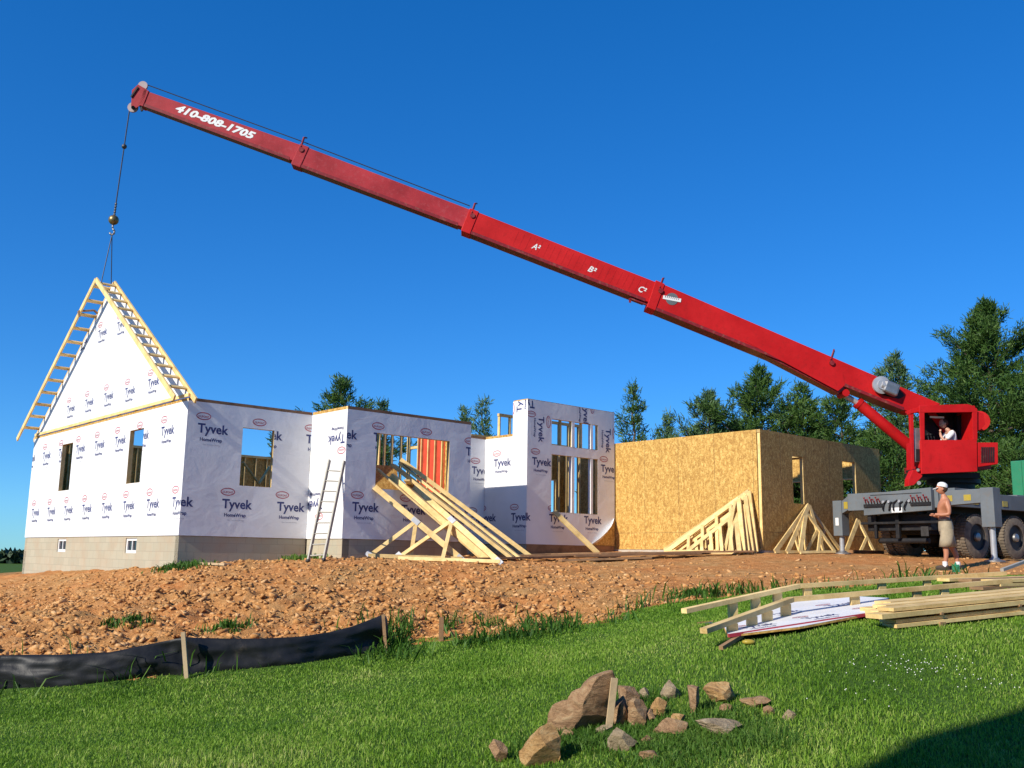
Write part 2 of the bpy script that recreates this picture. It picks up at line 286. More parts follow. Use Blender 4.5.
# ------------------------------------------------------------------ mesh builder
class MB:
    def __init__(s): s.V = []; s.F = []; s.M = []
    def add(s, vs, fs, m=0):
        o = len(s.V); s.V += [tuple(map(float, v)) for v in vs]; s.F += [tuple(i+o for i in f) for f in fs]; s.M += [m]*len(fs); return s
    def box(s, x0, x1, y0, y1, z0, z1, m=0):
        v = [(x, y, z) for x in (x0, x1) for y in (y0, y1) for z in (z0, z1)]
        return s.add(v, [(0, 1, 3, 2), (4, 6, 7, 5), (0, 4, 5, 1), (2, 3, 7, 6), (0, 2, 6, 4), (1, 5, 7, 3)], m)
    def hexa(s, a, b, m=0):
        """a, b: matching quads"""
        return s.add(list(a)+list(b), [(0, 1, 2, 3), (7, 6, 5, 4), (0, 4, 5, 1), (1, 5, 6, 2), (2, 6, 7, 3), (3, 7, 4, 0)], m)
    def beam(s, p, q, w, h, up=(0, 0, 1), m=0):
        p = np.array(p, float); q = np.array(q, float); d = q-p; L = np.linalg.norm(d); d /= L; up = np.array(up, float)
        side = np.cross(d, up)
        if np.linalg.norm(side) < 1e-4: side = np.cross(d, (1, 0, 0))
        side /= np.linalg.norm(side); u = np.cross(side, d)
        A = [p+side*a*w/2+u*b*h/2 for a, b in ((-1, -1), (1, -1), (1, 1), (-1, 1))]; B = [a+d*L for a in A]
        return s.hexa(A, B, m)
    def tube(s, p, q, r0, r1=None, n=10, m=0, caps=True):
        r1 = r0 if r1 is None else r1; p = np.array(p, float); q = np.array(q, float); d = q-p; d /= np.linalg.norm(d)
        a = np.cross(d, (0, 0, 1)); a = np.cross(d, (1, 0, 0)) if np.linalg.norm(a) < 1e-3 else a; a /= np.linalg.norm(a); b = np.cross(d, a)
        v = []
        for c, r in ((p, r0), (q, r1)): v += [c+r*(a*cos(2*pi*i/n)+b*sin(2*pi*i/n)) for i in range(n)]
        f = [(i, (i+1) % n, n+(i+1) % n, n+i) for i in range(n)]
        if caps: f += [tuple(range(n))[::-1], tuple(range(n, 2*n))]
        return s.add(v, f, m)
    def path(s, pts, r, n=6, m=0):
        for a, b in zip(pts[:-1], pts[1:]): s.tube(a, b, r, r, n, m)
        return s
    def lathe(s, prof, c, ax, n=32, m=0, caps=True):
        """prof: (offset along ax, radius) pairs"""
        c = np.array(c, float); d = np.array(ax, float); d /= np.linalg.norm(d); a = np.cross(d, (0, 0, 1)); a = np.cross(d, (1, 0, 0)) if np.linalg.norm(a) < 1e-3 else a
        a /= np.linalg.norm(a); b = np.cross(d, a); v = []
        for t, r in prof: v += [c+d*t+r*(a*cos(2*pi*i/n)+b*sin(2*pi*i/n)) for i in range(n)]
        f = []
        for j in range(len(prof)-1): f += [(j*n+i, j*n+(i+1) % n, (j+1)*n+(i+1) % n, (j+1)*n+i) for i in range(n)]
        if caps: f += [tuple(range(n))[::-1], tuple(range((len(prof)-1)*n, len(prof)*n))]
        return s.add(v, f, m)
    def ball(s, c, r, n=12, m=0, sc=(1, 1, 1)):
        pr = [(-cos(pi*j/(n))*1.0, sin(pi*j/(n))) for j in range(n+1)]; v = []; c = np.array(c, float); k = 2*n
        for t, q in pr: v += [c+np.array((max(q, 1e-3)*cos(2*pi*i/k)*sc[0], max(q, 1e-3)*sin(2*pi*i/k)*sc[1], t*sc[2]))*r for i in range(k)]
        f = [(j*k+i, j*k+(i+1) % k, (j+1)*k+(i+1) % k, (j+1)*k+i) for j in range(n) for i in range(k)]
        return s.add(v, f, m)
    def prism(s, pts, d0, d1, m=0):
        """pts: closed polygon of 3D points, pushed by vectors d0 and d1"""
        n = len(pts); P = [np.array(p, float) for p in pts]; d0 = np.array(d0, float); d1 = np.array(d1, float)
        v = [p+d0 for p in P]+[p+d1 for p in P]
        return s.add(v, [tuple(range(n)), tuple(range(n, 2*n))[::-1]]+[(i, n+i, n+(i+1) % n, (i+1) % n) for i in range(n)], m)
    def build(s, name, mats, parent=None, world=False, smooth=False, bevel=0, fix=True):
        me = bpy.data.meshes.new(name); V = s.V
        if world and parent is not None:
            inv = WM[parent.name].inverted(); V = [tuple(inv @ Vector(v)) for v in V]
        me.from_pydata(V, [], s.F)
        for mt in (mats if isinstance(mats, (list, tuple)) else [mats]): me.materials.append(MATS[mt])
        me.polygons.foreach_set('material_index', s.M)
        if fix:
            bm = bmesh.new(); bm.from_mesh(me); bmesh.ops.recalc_face_normals(bm, faces=bm.faces); bm.to_mesh(me); bm.free()
        if smooth:
            me.polygons.foreach_set('use_smooth', [True]*len(me.polygons))
            if smooth == 'auto': me.set_sharp_from_angle(angle=radians(35))
        o = bpy.data.objects.new(name, me); COL.objects.link(o)
        if parent is not None: o.parent = parent; WM[o.name] = WM[parent.name]
        else: WM[o.name] = Matrix.Identity(4)
        if bevel:
            bv = o.modifiers.new('bevel', 'BEVEL'); bv.width = bevel; bv.segments = 2; bv.limit_method = 'ANGLE'
        return o
WM = {}
def thing(name, label, cat, loc=(0, 0, 0), rotz=0, group=None):
    o = bpy.data.objects.new(name, None); COL.objects.link(o); o.empty_display_size = .3
    o.location = tuple(map(float, loc)); o.rotation_euler = (0, 0, rotz); WM[o.name] = Matrix.Translation(Vector(tuple(map(float, loc)))) @ Matrix.Rotation(rotz, 4, 'Z')
    o['label'] = label; o['category'] = cat
    if group: o['group'] = group
    return o
def tag(o, label, cat, group=None):
    o['label'] = label; o['category'] = cat
    if group: o['group'] = group
    return o
def kind(o, k, label=None, cat=None):
    o['kind'] = k
    if label: o['label'] = label
    if cat: o['category'] = cat
    return o
def recenter(o):
    """move a one-mesh thing's origin to its base centre"""
    me = o.data; n = len(me.vertices); c = np.empty(n*3); me.vertices.foreach_get('co', c); c = c.reshape(-1, 3)
    b = np.array([(c[:, 0].min()+c[:, 0].max())/2, (c[:, 1].min()+c[:, 1].max())/2, c[:, 2].min()]); c -= b
    me.vertices.foreach_set('co', c.ravel()); me.update(); o.location = tuple(b); return o
def npmesh(name, V, F, mats, tint=None, smooth=False, parent=None, matidx=None):
    """fast numpy mesh of equal sized faces"""
    me = bpy.data.meshes.new(name); k = F.shape[1]; me.vertices.add(len(V)); me.vertices.foreach_set('co', np.ascontiguousarray(V, dtype=np.float32).ravel())
    me.loops.add(F.size); me.loops.foreach_set('vertex_index', np.ascontiguousarray(F, dtype=np.int32).ravel())
    me.polygons.add(len(F)); me.polygons.foreach_set('loop_start', np.arange(0, F.size, k, dtype=np.int32)); me.polygons.foreach_set('loop_total', np.full(len(F), k, dtype=np.int32))
    if smooth: me.polygons.foreach_set('use_smooth', np.ones(len(F), dtype=bool))
    for mt in (mats if isinstance(mats, (list, tuple)) else [mats]): me.materials.append(MATS[mt])
    if matidx is not None: me.polygons.foreach_set('material_index', matidx)
    if tint is not None:
        a = me.attributes.new('tint', 'FLOAT', 'POINT'); a.data.foreach_set('value', np.ascontiguousarray(tint, dtype=np.float32))
    me.update(calc_edges=True); me.validate()
    o = bpy.data.objects.new(name, me); COL.objects.link(o)
    if parent is not None: o.parent = parent
    return o
SHX0, SHY1, SHE, SHH = -6.50, -1.6, 6.9, 11.8
# ================================================================== GROUND
def axis(lo, hi, step, far, g=1.16):
    a = list(np.arange(lo, hi+1e-6, step)); s = step; x = hi
    while x < far: s *= g; x += s; a.append(x)
    s = step; x = lo
    while x > -far: s *= g; x -= s; a.insert(0, x)
    return np.array(a)
gx = axis(-17, 20, .095, 1800); gy = axis(6.4, 31, .095, 1800)
GX, GY = np.meshgrid(gx, gy); Z = gh(GX, GY); D = dirtness(GX, GY)
Z = Z + rough(GX, GY) + np.where(D < 0, (fbm(GX*.7, GY*.7, 77, 3)-.47)*.07, 0)
# flatten inside the buildings
nx, ny = len(gx), len(gy); VV = np.stack([GX.ravel(), GY.ravel(), Z.ravel()], 1)
I = np.arange(nx*ny).reshape(ny, nx); FF = np.stack([I[:-1, :-1], I[:-1, 1:], I[1:, 1:], I[1:, :-1]], -1).reshape(-1, 4)
fd = D.ravel()[FF].mean(1) > 0
def sub(name, sel, mat):
    F = FF[sel]; u, inv = np.unique(F.ravel(), return_inverse=True)
    return npmesh(name, VV[u], inv.reshape(F.shape), mat, smooth=True)
kind(sub('bare_soil', fd, 'soil'), 'structure'); kind(sub('lawn', ~fd, 'turf'), 'structure')
def surf(x, y):
    z = gh(x, y) + rough(np.atleast_1d(x), np.atleast_1d(y))
    return z
def s1(x, y): return float(surf(x, y)[0])

# clods of earth and stone lying on the dug soil
rng = np.random.default_rng(4)
def clods(n, x0, x1, y0, y1, smin, smax, seed, dens):
    r = np.random.default_rng(seed); x = r.uniform(x0, x1, n); y = r.uniform(y0, y1, n); d = dirtness(x, y)
    keep = (d > .15) & (r.random(n) < dens(x, y)); x = x[keep]; y = y[keep]; n = len(x)
    bm = bmesh.new(); bmesh.ops.create_cube(bm, size=1.5); bmesh.ops.triangulate(bm, faces=bm.faces); bv = np.array([v.co for v in bm.verts]); bf = np.array([[v.index for v in f.verts] for f in bm.faces]); bm.free()
    s = smin*(smax/smin)**(r.random(n)**2.6)
    j = 1+r.uniform(-.45, .35, (n, len(bv), 3)); P = bv[None]*j*np.stack([s*r.uniform(.8, 1.8, n), s*r.uniform(.6, 1.2, n), s*r.uniform(.35, .8, n)], 1)[:, None]
    a = r.uniform(0, 2*pi, n); ca, sa = np.cos(a)[:, None], np.sin(a)[:, None]; X = P[..., 0]*ca-P[..., 1]*sa; Y = P[..., 0]*sa+P[..., 1]*ca
    t = r.uniform(-.6, .6, n)[:, None]; ct, st = np.cos(t), np.sin(t); Zz = P[..., 2]*ct+X*st; X = X*ct-P[..., 2]*st
    z = surf(x, y)
    P = np.stack([X+x[:, None], Y+y[:, None], Zz+(z+s*.05)[:, None]], -1).reshape(-1, 3)
    F = (bf[None]+(np.arange(n)*len(bv))[:, None, None]).reshape(-1, 3); return P, F
P1, F1 = clods(90000, -16, 12, 11, 24.5, .008, .06, 9, lambda x, y: np.clip(1.0-.16*np.maximum(x+1, 0), .10, 1)*np.clip((24-y)/5, .25, 1))
P2, F2 = clods(20000, -15, 2.5, 12, 20.5, .015, .085, 10, lambda x, y: np.clip(fbm(x*1.1, y*1.1, 8, 3)*2.6-.85, 0, 1))
o = npmesh('soil_clods', np.concatenate([P1, P2]), np.concatenate([F1, F2+len(P1)]), 'clod'); kind(o, 'stuff', 'orange clods and broken stones scattered over the dug soil bank', 'soil')

# grass blades
def blades(n, x0, x1, y0, y1, hmin, hmax, w, seed, prob, lean=.55):
    r = np.random.default_rng(seed); x = r.uniform(x0, x1, n); y = y0+(y1-y0)*r.random(n)**1.25
    keep = r.random(n) < prob(x, y); x = x[keep]; y = y[keep]; n = len(x)
    z = gh(x, y)+np.where(dirtness(x, y) < 0, (fbm(x*.7, y*.7, 77, 3)-.47)*.07, rough(x, y))-.005
    patch = fbm(x*.8, y*.8, 63, 3); h = (hmin+(hmax-hmin)*r.random(n)**1.5)*(.42+1.25*patch)
    a = r.uniform(0, 2*pi, n); wv = w*r.uniform(.6, 1.5, n)*(1+np.maximum(y-9, 0)*.12)
    b = r.uniform(0, 2*pi, n); l = h*r.uniform(.1, lean*1.6, n)
    dx, dy = np.cos(a)*wv/2, np.sin(a)*wv/2; ex, ey = np.cos(b)*l, np.sin(b)*l
    p0 = np.stack([x-dx, y-dy, z], 1); p1 = np.stack([x+dx, y+dy, z], 1); p2 = np.stack([x+dx*.8+ex*.35, y+dy*.8+ey*.35, z+h*.62], 1); p3 = np.stack([x+ex, y+ey, z+h*np.clip(1-.25*l/h, .5, 1)], 1); p4 = np.stack([x-dx*.8+ex*.35, y-dy*.8+ey*.35, z+h*.62], 1)
    V = np.stack([p0, p1, p2, p4, p3], 1).reshape(-1, 3); i = np.arange(n)[:, None]*5
    F = np.concatenate([i+np.array([[0, 1, 2]]), i+np.array([[0, 2, 3]]), i+np.array([[3, 2, 4]])])
    tn = np.repeat(np.clip(r.normal(.5, .2, n)+.75*(fbm(x*.42+7, y*.42, 91, 4)-.47), 0, 1), 5)
    return V, F, tn
def inview(x, y, m=1.6): return (np.abs(x-.0*y) < y*.545+m)
SHEET = [gpt(*a)[:2] for a in [(728, 645), (800, 634), (870, 621.5), (890, 606), (858, 603), (796, 606.5), (722, 630)]]
def in_sheet(x, y):
    ins = np.zeros(len(x), bool)
    for i in range(len(SHEET)):
        (x0, y0), (x1, y1) = SHEET[i], SHEET[i-1]
        c = ((y0 > y) != (y1 > y)) & (x < (x1-x0)*(y-y0)/((y1-y0)+1e-9)+x0); ins ^= c
    return ins
V, F, T_ = blades(800000, -11, 11.5, 6.0, 17.5, .022, .060, .0062, 21, lambda x, y: (inview(x, y) & (dirtness(x, y) < .12) & ~in_sheet(x, y))*1.0)
kind(npmesh('grass', V, F, 'blade', T_), 'stuff', 'mown green lawn grass in the foreground', 'grass')
def wprob(x, y):
    d = dirtness(x, y); a = np.exp(-((d-.12)/.50)**2)
    zone = np.clip(1-np.abs(x+.55)/1.9, 0, 1)**.7
    z2 = np.clip(1-np.abs(x-3.3)/2.2, 0, 1)*.35 + np.where(x < -2.2, .05, .04)
    return a*(zone*1.0+z2)*(fbm(x*1.7, y*1.7, 13, 2) > .33)
V, F, T_ = blades(150000, -11, 8, 11.5, 18, .12, .42, .012, 23, wprob, .8)
# scattered weeds: between the stones, and sparse tufts on the bank
tx = [(-6.9, 21.0, .8), (-5.9, 15.5, .5), (-4.1, 14.6, .5), (-4.6, 22.2, .6), (3.1, 16.8, .5)]
rk = [gpt(585, 742), gpt(630, 742), gpt(745, 742), gpt(670, 760), gpt(600, 735), gpt(655, 735), gpt(700, 720), gpt(560, 745), gpt(640, 700), gpt(720, 735), gpt(685, 745)]
parts = [(V, F, T_)]
for i, (x, y, s) in enumerate(tx): parts.append(blades(1500, x-s, x+s, y-s*.6, y+s*.6, .06, .16, .012, 60+i, lambda a, b, x=x, y=y, s=s: np.exp(-(((a-x)/(s*.5))**2+((b-y)/(s*.35))**2))))
for i, p in enumerate(rk): parts.append(blades(4500, p[0]-.5, p[0]+.5, p[1]-.4, p[1]+.4, .05, .13, .007, 80+i, lambda a, b, p=p: np.exp(-(((a-p[0])/.33)**2+((b-p[1])/.25)**2)), .7))
o_ = 0; VA, FA, TA = [], [], []
for v, f, t in parts: VA.append(v); FA.append(f+o_); TA.append(t); o_ += len(v)
kind(npmesh('weeds', np.concatenate(VA), np.concatenate(FA), 'weed', np.concatenate(TA)), 'stuff', 'tall dark green weeds along the soil edge and between the stones', 'weeds')
# clover heads
r = np.random.default_rng(3); pts = []
for cx, cy, sx, sy, k in [(915, 672, 60, 12, 60), (985, 690, 40, 14, 16), (870, 700, 60, 16, 8)]:
    for _ in range(k):
        p = gpt(cx+r.normal()*sx*.5, cy+r.normal()*sy*.5); pts.append(p)
mb = MB()
for p in pts: mb.ball((p[0], p[1], p[2]+.05+r.random()*.02), .0055, 3)
kind(mb.build('clover_flowers', 'flower'), 'stuff', 'small white clover heads dotted through the lawn', 'flowers')

# far field and tree line on the left horizon
def cards(cx, cy, cz, n, size, r, up=.5):
    """random small quads at the given centres"""
    d = r.normal(size=(n, 3)); d /= np.linalg.norm(d, axis=1)[:, None]; e = r.normal(size=(n, 3)); e -= d*(d*e).sum(1)[:, None]; e /= np.linalg.norm(e, axis=1)[:, None]
    s = size*r.uniform(.6, 1.4, (n, 1)); c = np.stack([cx, cy, cz], 1)
    V = np.stack([c-d*s, c-e*s*.6, c+d*s, c+e*s*.6], 1).reshape(-1, 3); F = np.arange(4*n).reshape(-1, 4); return V, F
n = 60000; x = r.uniform(-330, -20, n); dpt = r.uniform(0, 1, n)
y = 260+np.abs(x+150)*.15+dpt*30; topz = -1.0+3.5*(fbm(x*.06, x*0+3, 8, 4)-.5)-0.6
z = -6+(topz+6)*np.sqrt(r.random(n)); zt_ = z
V, F = cards(x, y, z, n, 1.0, r)
kind(npmesh('distant_treeline', V, F, 'far_leaf', np.repeat(r.random(n), 4)), 'stuff', 'distant dark wooded ridge low on the left horizon', 'woods')

# ================================================================== PINES
def pine(px, topy, depth, halfpx, seed, label, pale=False, sparse=1.0, rnd=.8, low=.1):
    r = np.random.default_rng(seed); base = atd(px, 550, depth); bx, by = base[0], base[1]; bz = g1(bx, by)
    H = atd(px, topy, depth)[2]-bz; R = halfpx/FPX*depth*1.35
    t = thing('pine_tree', label, 'tree', (bx, by, bz), 0, 'pines standing behind the building site')
    tm = MB(); p = np.zeros(3); k = 7; rad = .017*H
    pts = [np.array([r.normal()*.05*j*.4, r.normal()*.05*j*.4, H*.97*j/k]) for j in range(k+1)]
    for j in range(k): tm.tube(pts[j], pts[j+1], rad*(1-j/k)+.015, rad*(1-(j+1)/k)+.012, 8)
    C = []; Dr = []
    lv = int(H/.44)
    for j in range(lv):
        f = low+(1-low)*j/lv; z = H*f; m = 1-f
        prof = min(1.0, (m*1.55)**(.55+rnd*.45))*(1-.25*max(0, (.25-f)/.25))*(.72+.5*vnoise(np.array([j*.45]), np.array([seed*3.3]), seed)[0])
        nb = int(r.integers(4, 7)) if m > .12 else 3
        a0 = r.uniform(0, 2*pi)
        for i in range(nb):
            a = a0+2*pi*i/nb+r.normal()*.3; L = max(.30, R*prof*r.choice([.5, .75, 1.0, 1.2])*r.uniform(.7, 1.15))
            el = radians(10+58*(f**3)+r.normal()*9); d = np.array([cos(a)*cos(el), sin(a)*cos(el), sin(el)]); st = np.array([0, 0, z])
            en = st+d*L; mid = st+d*L*.5-np.array([0, 0, .05*L]); en[2] += .12*L*r.uniform(.2, 1)
            if L > .5: tm.tube(st, mid, .010*L+.012, .008*L+.008, 4, caps=False); tm.tube(mid, en, .008*L+.008, .006, 4, caps=False)
            nt = int((4+7.5*L)*sparse)
            u = r.uniform(.18, 1.02, nt)**.75; lat = np.cross(d, (0, 0, 1)); lat /= np.linalg.norm(lat)
            w = r.normal(size=nt)*.22*L*(1.05-u*.6); c = st+np.outer(u, en-st)+np.outer(w, lat); c[:, 2] += np.abs(w)*.15-.05*L*np.sin(u*pi)+r.normal(size=nt)*.05
            C.append(c); Dr.append(np.outer(np.ones(nt), d*.8+np.array([0, 0, .45]))+np.outer(np.sign(w)*.5, lat))
    C = np.concatenate(C); Dr = np.concatenate(Dr); n = len(C); K = 11
    c = np.repeat(C, K, 0)+r.normal(size=(n*K, 3))*.09; d = np.repeat(Dr, K, 0)+r.normal(size=(n*K, 3))*.75; d /= np.linalg.norm(d, axis=1)[:, None]
    e = np.cross(d, r.normal(size=(n*K, 3))); e /= np.linalg.norm(e, axis=1)[:, None]; L = r.uniform(.13, .27, (n*K, 1))*(depth/42); w = .020*(depth/42)
    V = np.stack([c-e*w, c+e*w, c+d*L+e*w*.5, c+d*L-e*w*.5], 1).reshape(-1, 3); F = np.arange(4*n*K).reshape(-1, 4)
    tn = np.repeat(np.repeat(np.clip(r.normal(.45, .18, n), 0, 1), K), 4)
    npmesh('crown', V, F, 'needle_pale' if pale else 'needle', tn, parent=t)
    tm.build('trunk', 'bark', t, smooth=True)
for i, a in enumerate([
    (337, 380, 46, 60, 'rounded tree top showing above the wrapped wall with the square window', False, 1.1, .6),
    (377, 402, 50, 16, 'tiny pine tip just right of the rounded tree top', True, .8, .8),
    (480, 397, 43, 24, 'thin sparse pine tip above the recessed porch wall', True, .6, .9),
    (462, 407, 45, 9, 'lowest thin pine tip at the edge of the middle wrapped wall', True, .6, .9),
    (633, 383, 41, 34, 'ragged open pine directly right of the tall wrapped window wall', False, .65, .75),
    (668, 416, 47, 26, 'low pale pine tip above the left end of the tan sheathed garage', True, .7, .8),
    (712, 391, 44, 50, 'pale feathery pine above the middle of the garage side wall', True, 1.2, .8),
    (763, 368, 43, 55, 'dense dark pine rising above the garage corner', False, 1.7, .75),
    (808, 384, 42, 48, 'dark pine right of the garage corner, beneath the boom', False, 1.2, .75),
    (846, 396, 41, 50, 'wide dark pine behind the boom cylinder', False, 1.2, .7),
    (907, 353, 47, 50, 'lighter pine poking up just above the boom near the crane cab', True, .9, .7),
    (1000, 303, 43, 100, 'tallest pine, broad and dark behind the crane cab', False, 2.3, .9),
    (884, 428, 38, 46, 'low bushy pine behind the boom foot, beyond the garage', False, 1.9, .6),
    (942, 398, 39, 44, 'dark pine directly behind the crane cab', False, 2.0, .6),
    (1075, 345, 42, 90, 'dark pine at the right edge behind the green truck cab', False, 1.8, .7),
    (735, 424, 47, 46, 'low dark pine filling the gap over the garage side wall', False, 1.7, .6),
    (1020, 440, 36, 50, 'young low pine in front of the tallest pine', False, 1.8, .6),
    (820, 432, 46, 50, 'low dark pine behind the garage front wall', False, 1.8, .6),
    ]):
    pine(a[0], a[1], a[2], a[3], 100+i, a[4], a[5], a[6], a[7], low=.04 if a[2] < 45 else .08)
# ================================================================== LETTERING
_tc = {}
def text2d(s, size, bold=0.0, shear=0.0, res=2):
    """flat triangulated lettering, origin at left of the baseline"""
    key = (s, size, bold, shear, res)
    if key in _tc: return _tc[key]
    c = bpy.data.curves.new('t', 'FONT'); c.body = s; c.size = size; c.resolution_u = res; c.offset = bold*size; c.shear = shear
    o = bpy.data.objects.new('t', c); COL.objects.link(o); dg = bpy.context.evaluated_depsgraph_get(); me = o.evaluated_get(dg).to_mesh()
    V = [(v.co.x, v.co.y) for v in me.vertices]; F = [tuple(p.vertices) for p in me.polygons]
    o.evaluated_get(dg).to_mesh_clear(); bpy.data.objects.remove(o); bpy.data.curves.remove(c)
    polys = [[V[i] for i in f] for f in F]
    w = max(v[0] for v in V) if V else 0
    _tc[key] = (polys, w); return _tc[key]
def ring2d(cx, cy, rx, ry, t, n=20):
    out = []
    for i in range(n):
        a, b = 2*pi*i/n, 2*pi*(i+1)/n
        out.append([(cx+rx*cos(a), cy+ry*sin(a)), (cx+rx*cos(b), cy+ry*sin(b)), (cx+(rx-t)*cos(b), cy+(ry-t)*sin(b)), (cx+(rx-t)*cos(a), cy+(ry-t)*sin(a))])
    return out
def mk_logo():
    """the wrap's printed mark: word, small word, fine line and the oval above; 0.74 m wide word"""
    L = []
    p, w = text2d('Tyvek', .33, .026); k = .73/w
    L += [([(x*k, y*k) for x, y in q], 1) for q in p]
    p, w2 = text2d('HomeWrap', .115, .035); k2 = .53/w2
    L += [([(x*k2+.06, y*k2-.185) for x, y in q], 1) for q in p]
    p, w3 = text2d('Next Generation Building', .05, 0.0); k3 = .40/w3
    L += [([(x*k3+.14, y*k3-.275) for x, y in q], 3) for q in p]
    L += [(q, 2) for q in ring2d(.12, .365, .175, .088, .022)]
    p, w4 = text2d('DUPONT', .10, .022); k4 = .26/w4
    L += [([(x*k4-.01, y*k4*1.1+.330) for x, y in q], 2) for q in p]
    return L
def clip_half(P, a, b, c):
    """keep a*x+b*y<=c"""
    out = []; n = len(P)
    for i in range(n):
        p, q = P[i], P[(i+1) % n]; dp = a*p[0]+b*p[1]-c; dq = a*q[0]+b*q[1]-c
        if dp <= 0: out.append(p)
        if (dp < 0 < dq) or (dq < 0 < dp): t = dp/(dp-dq); out.append((p[0]+(q[0]-p[0])*t, p[1]+(q[1]-p[1])*t))
    return out if len(out) > 2 else []
def clip_rects(polys, bounds, holes, extra=()):
    """polys: (poly, mat); bounds (s0,s1,z0,z1); holes likewise; extra half planes kept"""
    res = []
    for P, m in polys:
        for a, b, c in ((-1, 0, -bounds[0]), (1, 0, bounds[1]), (0, -1, -bounds[2]), (0, 1, bounds[3]))+tuple(extra):
            P = clip_half(P, a, b, c) if P else P
        if not P: continue
        cur = [P]
        for h in holes:
            nxt = []
            for Q in cur:
                rest = Q
                for a, b, c in ((1, 0, h[0]), (-1, 0, -h[1]), (0, 1, h[2]), (0, -1, -h[3])):
                    if not rest: break
                    o = clip_half(rest, a, b, c)
                    if o: nxt.append(o)
                    rest = clip_half(rest, -a, -b, -c)
            cur = nxt
        res += [(Q, m) for Q in cur]
    return res
LOGO = mk_logo()
def place_logo(s, z, rot=0, k=1.0):
    c, q = cos(rot), sin(rot)
    return [([(s+k*(x*c-y*q), z+k*(x*q+y*c)) for x, y in P], m) for P, m in LOGO]

# ================================================================== WALLS
class Face:
    """a vertical wall plane in house coordinates: point(s, d, z), d outward"""
    def __init__(f, o, ax, nrm): f.o = np.array(o, float); f.ax = np.array(ax, float); f.n = np.array(nrm, float)
    def P(f, s, d, z): q = f.o+f.ax*s+f.n*d; return (q[0], q[1], z)
def slab(mb, F, s0, s1, z0, z1, d0, d1, holes=(), m=0):
    ss = sorted({s0, s1, *[min(max(h[i], s0), s1) for h in holes for i in (0, 1)]}); zs = sorted({z0, z1, *[min(max(h[i], z0), z1) for h in holes for i in (2, 3)]})
    def solid(i, j):
        if i < 0 or j < 0 or i >= len(ss)-1 or j >= len(zs)-1: return False
        cs = (ss[i]+ss[i+1])/2; cz = (zs[j]+zs[j+1])/2
        return not any(h[0] < cs < h[1] and h[2] < cz < h[3] for h in holes)
    for i in range(len(ss)-1):
        for j in range(len(zs)-1):
            if not solid(i, j): continue
            a, b, c, d = ss[i], ss[i+1], zs[j], zs[j+1]; P = F.P
            mb.add([P(a, d1, c), P(b, d1, c), P(b, d1, d), P(a, d1, d)], [(0, 1, 2, 3)], m); mb.add([P(a, d0, c), P(a, d0, d), P(b, d0, d), P(b, d0, c)], [(0, 1, 2, 3)], m)
            if not solid(i-1, j): mb.add([P(a, d0, c), P(a, d1, c), P(a, d1, d), P(a, d0, d)], [(0, 1, 2, 3)], m)
            if not solid(i+1, j): mb.add([P(b, d0, c), P(b, d0, d), P(b, d1, d), P(b, d1, c)], [(0, 1, 2, 3)], m)
            if not solid(i, j-1): mb.add([P(a, d0, c), P(b, d0, c), P(b, d1, c), P(a, d1, c)], [(0, 1, 2, 3)], m)
            if not solid(i, j+1): mb.add([P(a, d0, d), P(a, d1, d), P(b, d1, d), P(b, d0, d)], [(0, 1, 2, 3)], m)
def bx(mb, F, s0, s1, d0, d1, z0, z1, m=0):
    P = F.P; mb.hexa([P(s0, d0, z0), P(s1, d0, z0), P(s1, d1, z0), P(s0, d1, z0)], [P(s0, d0, z1), P(s1, d0, z1), P(s1, d1, z1), P(s0, d1, z1)], m)
ZB, ZT = .37, 3.37
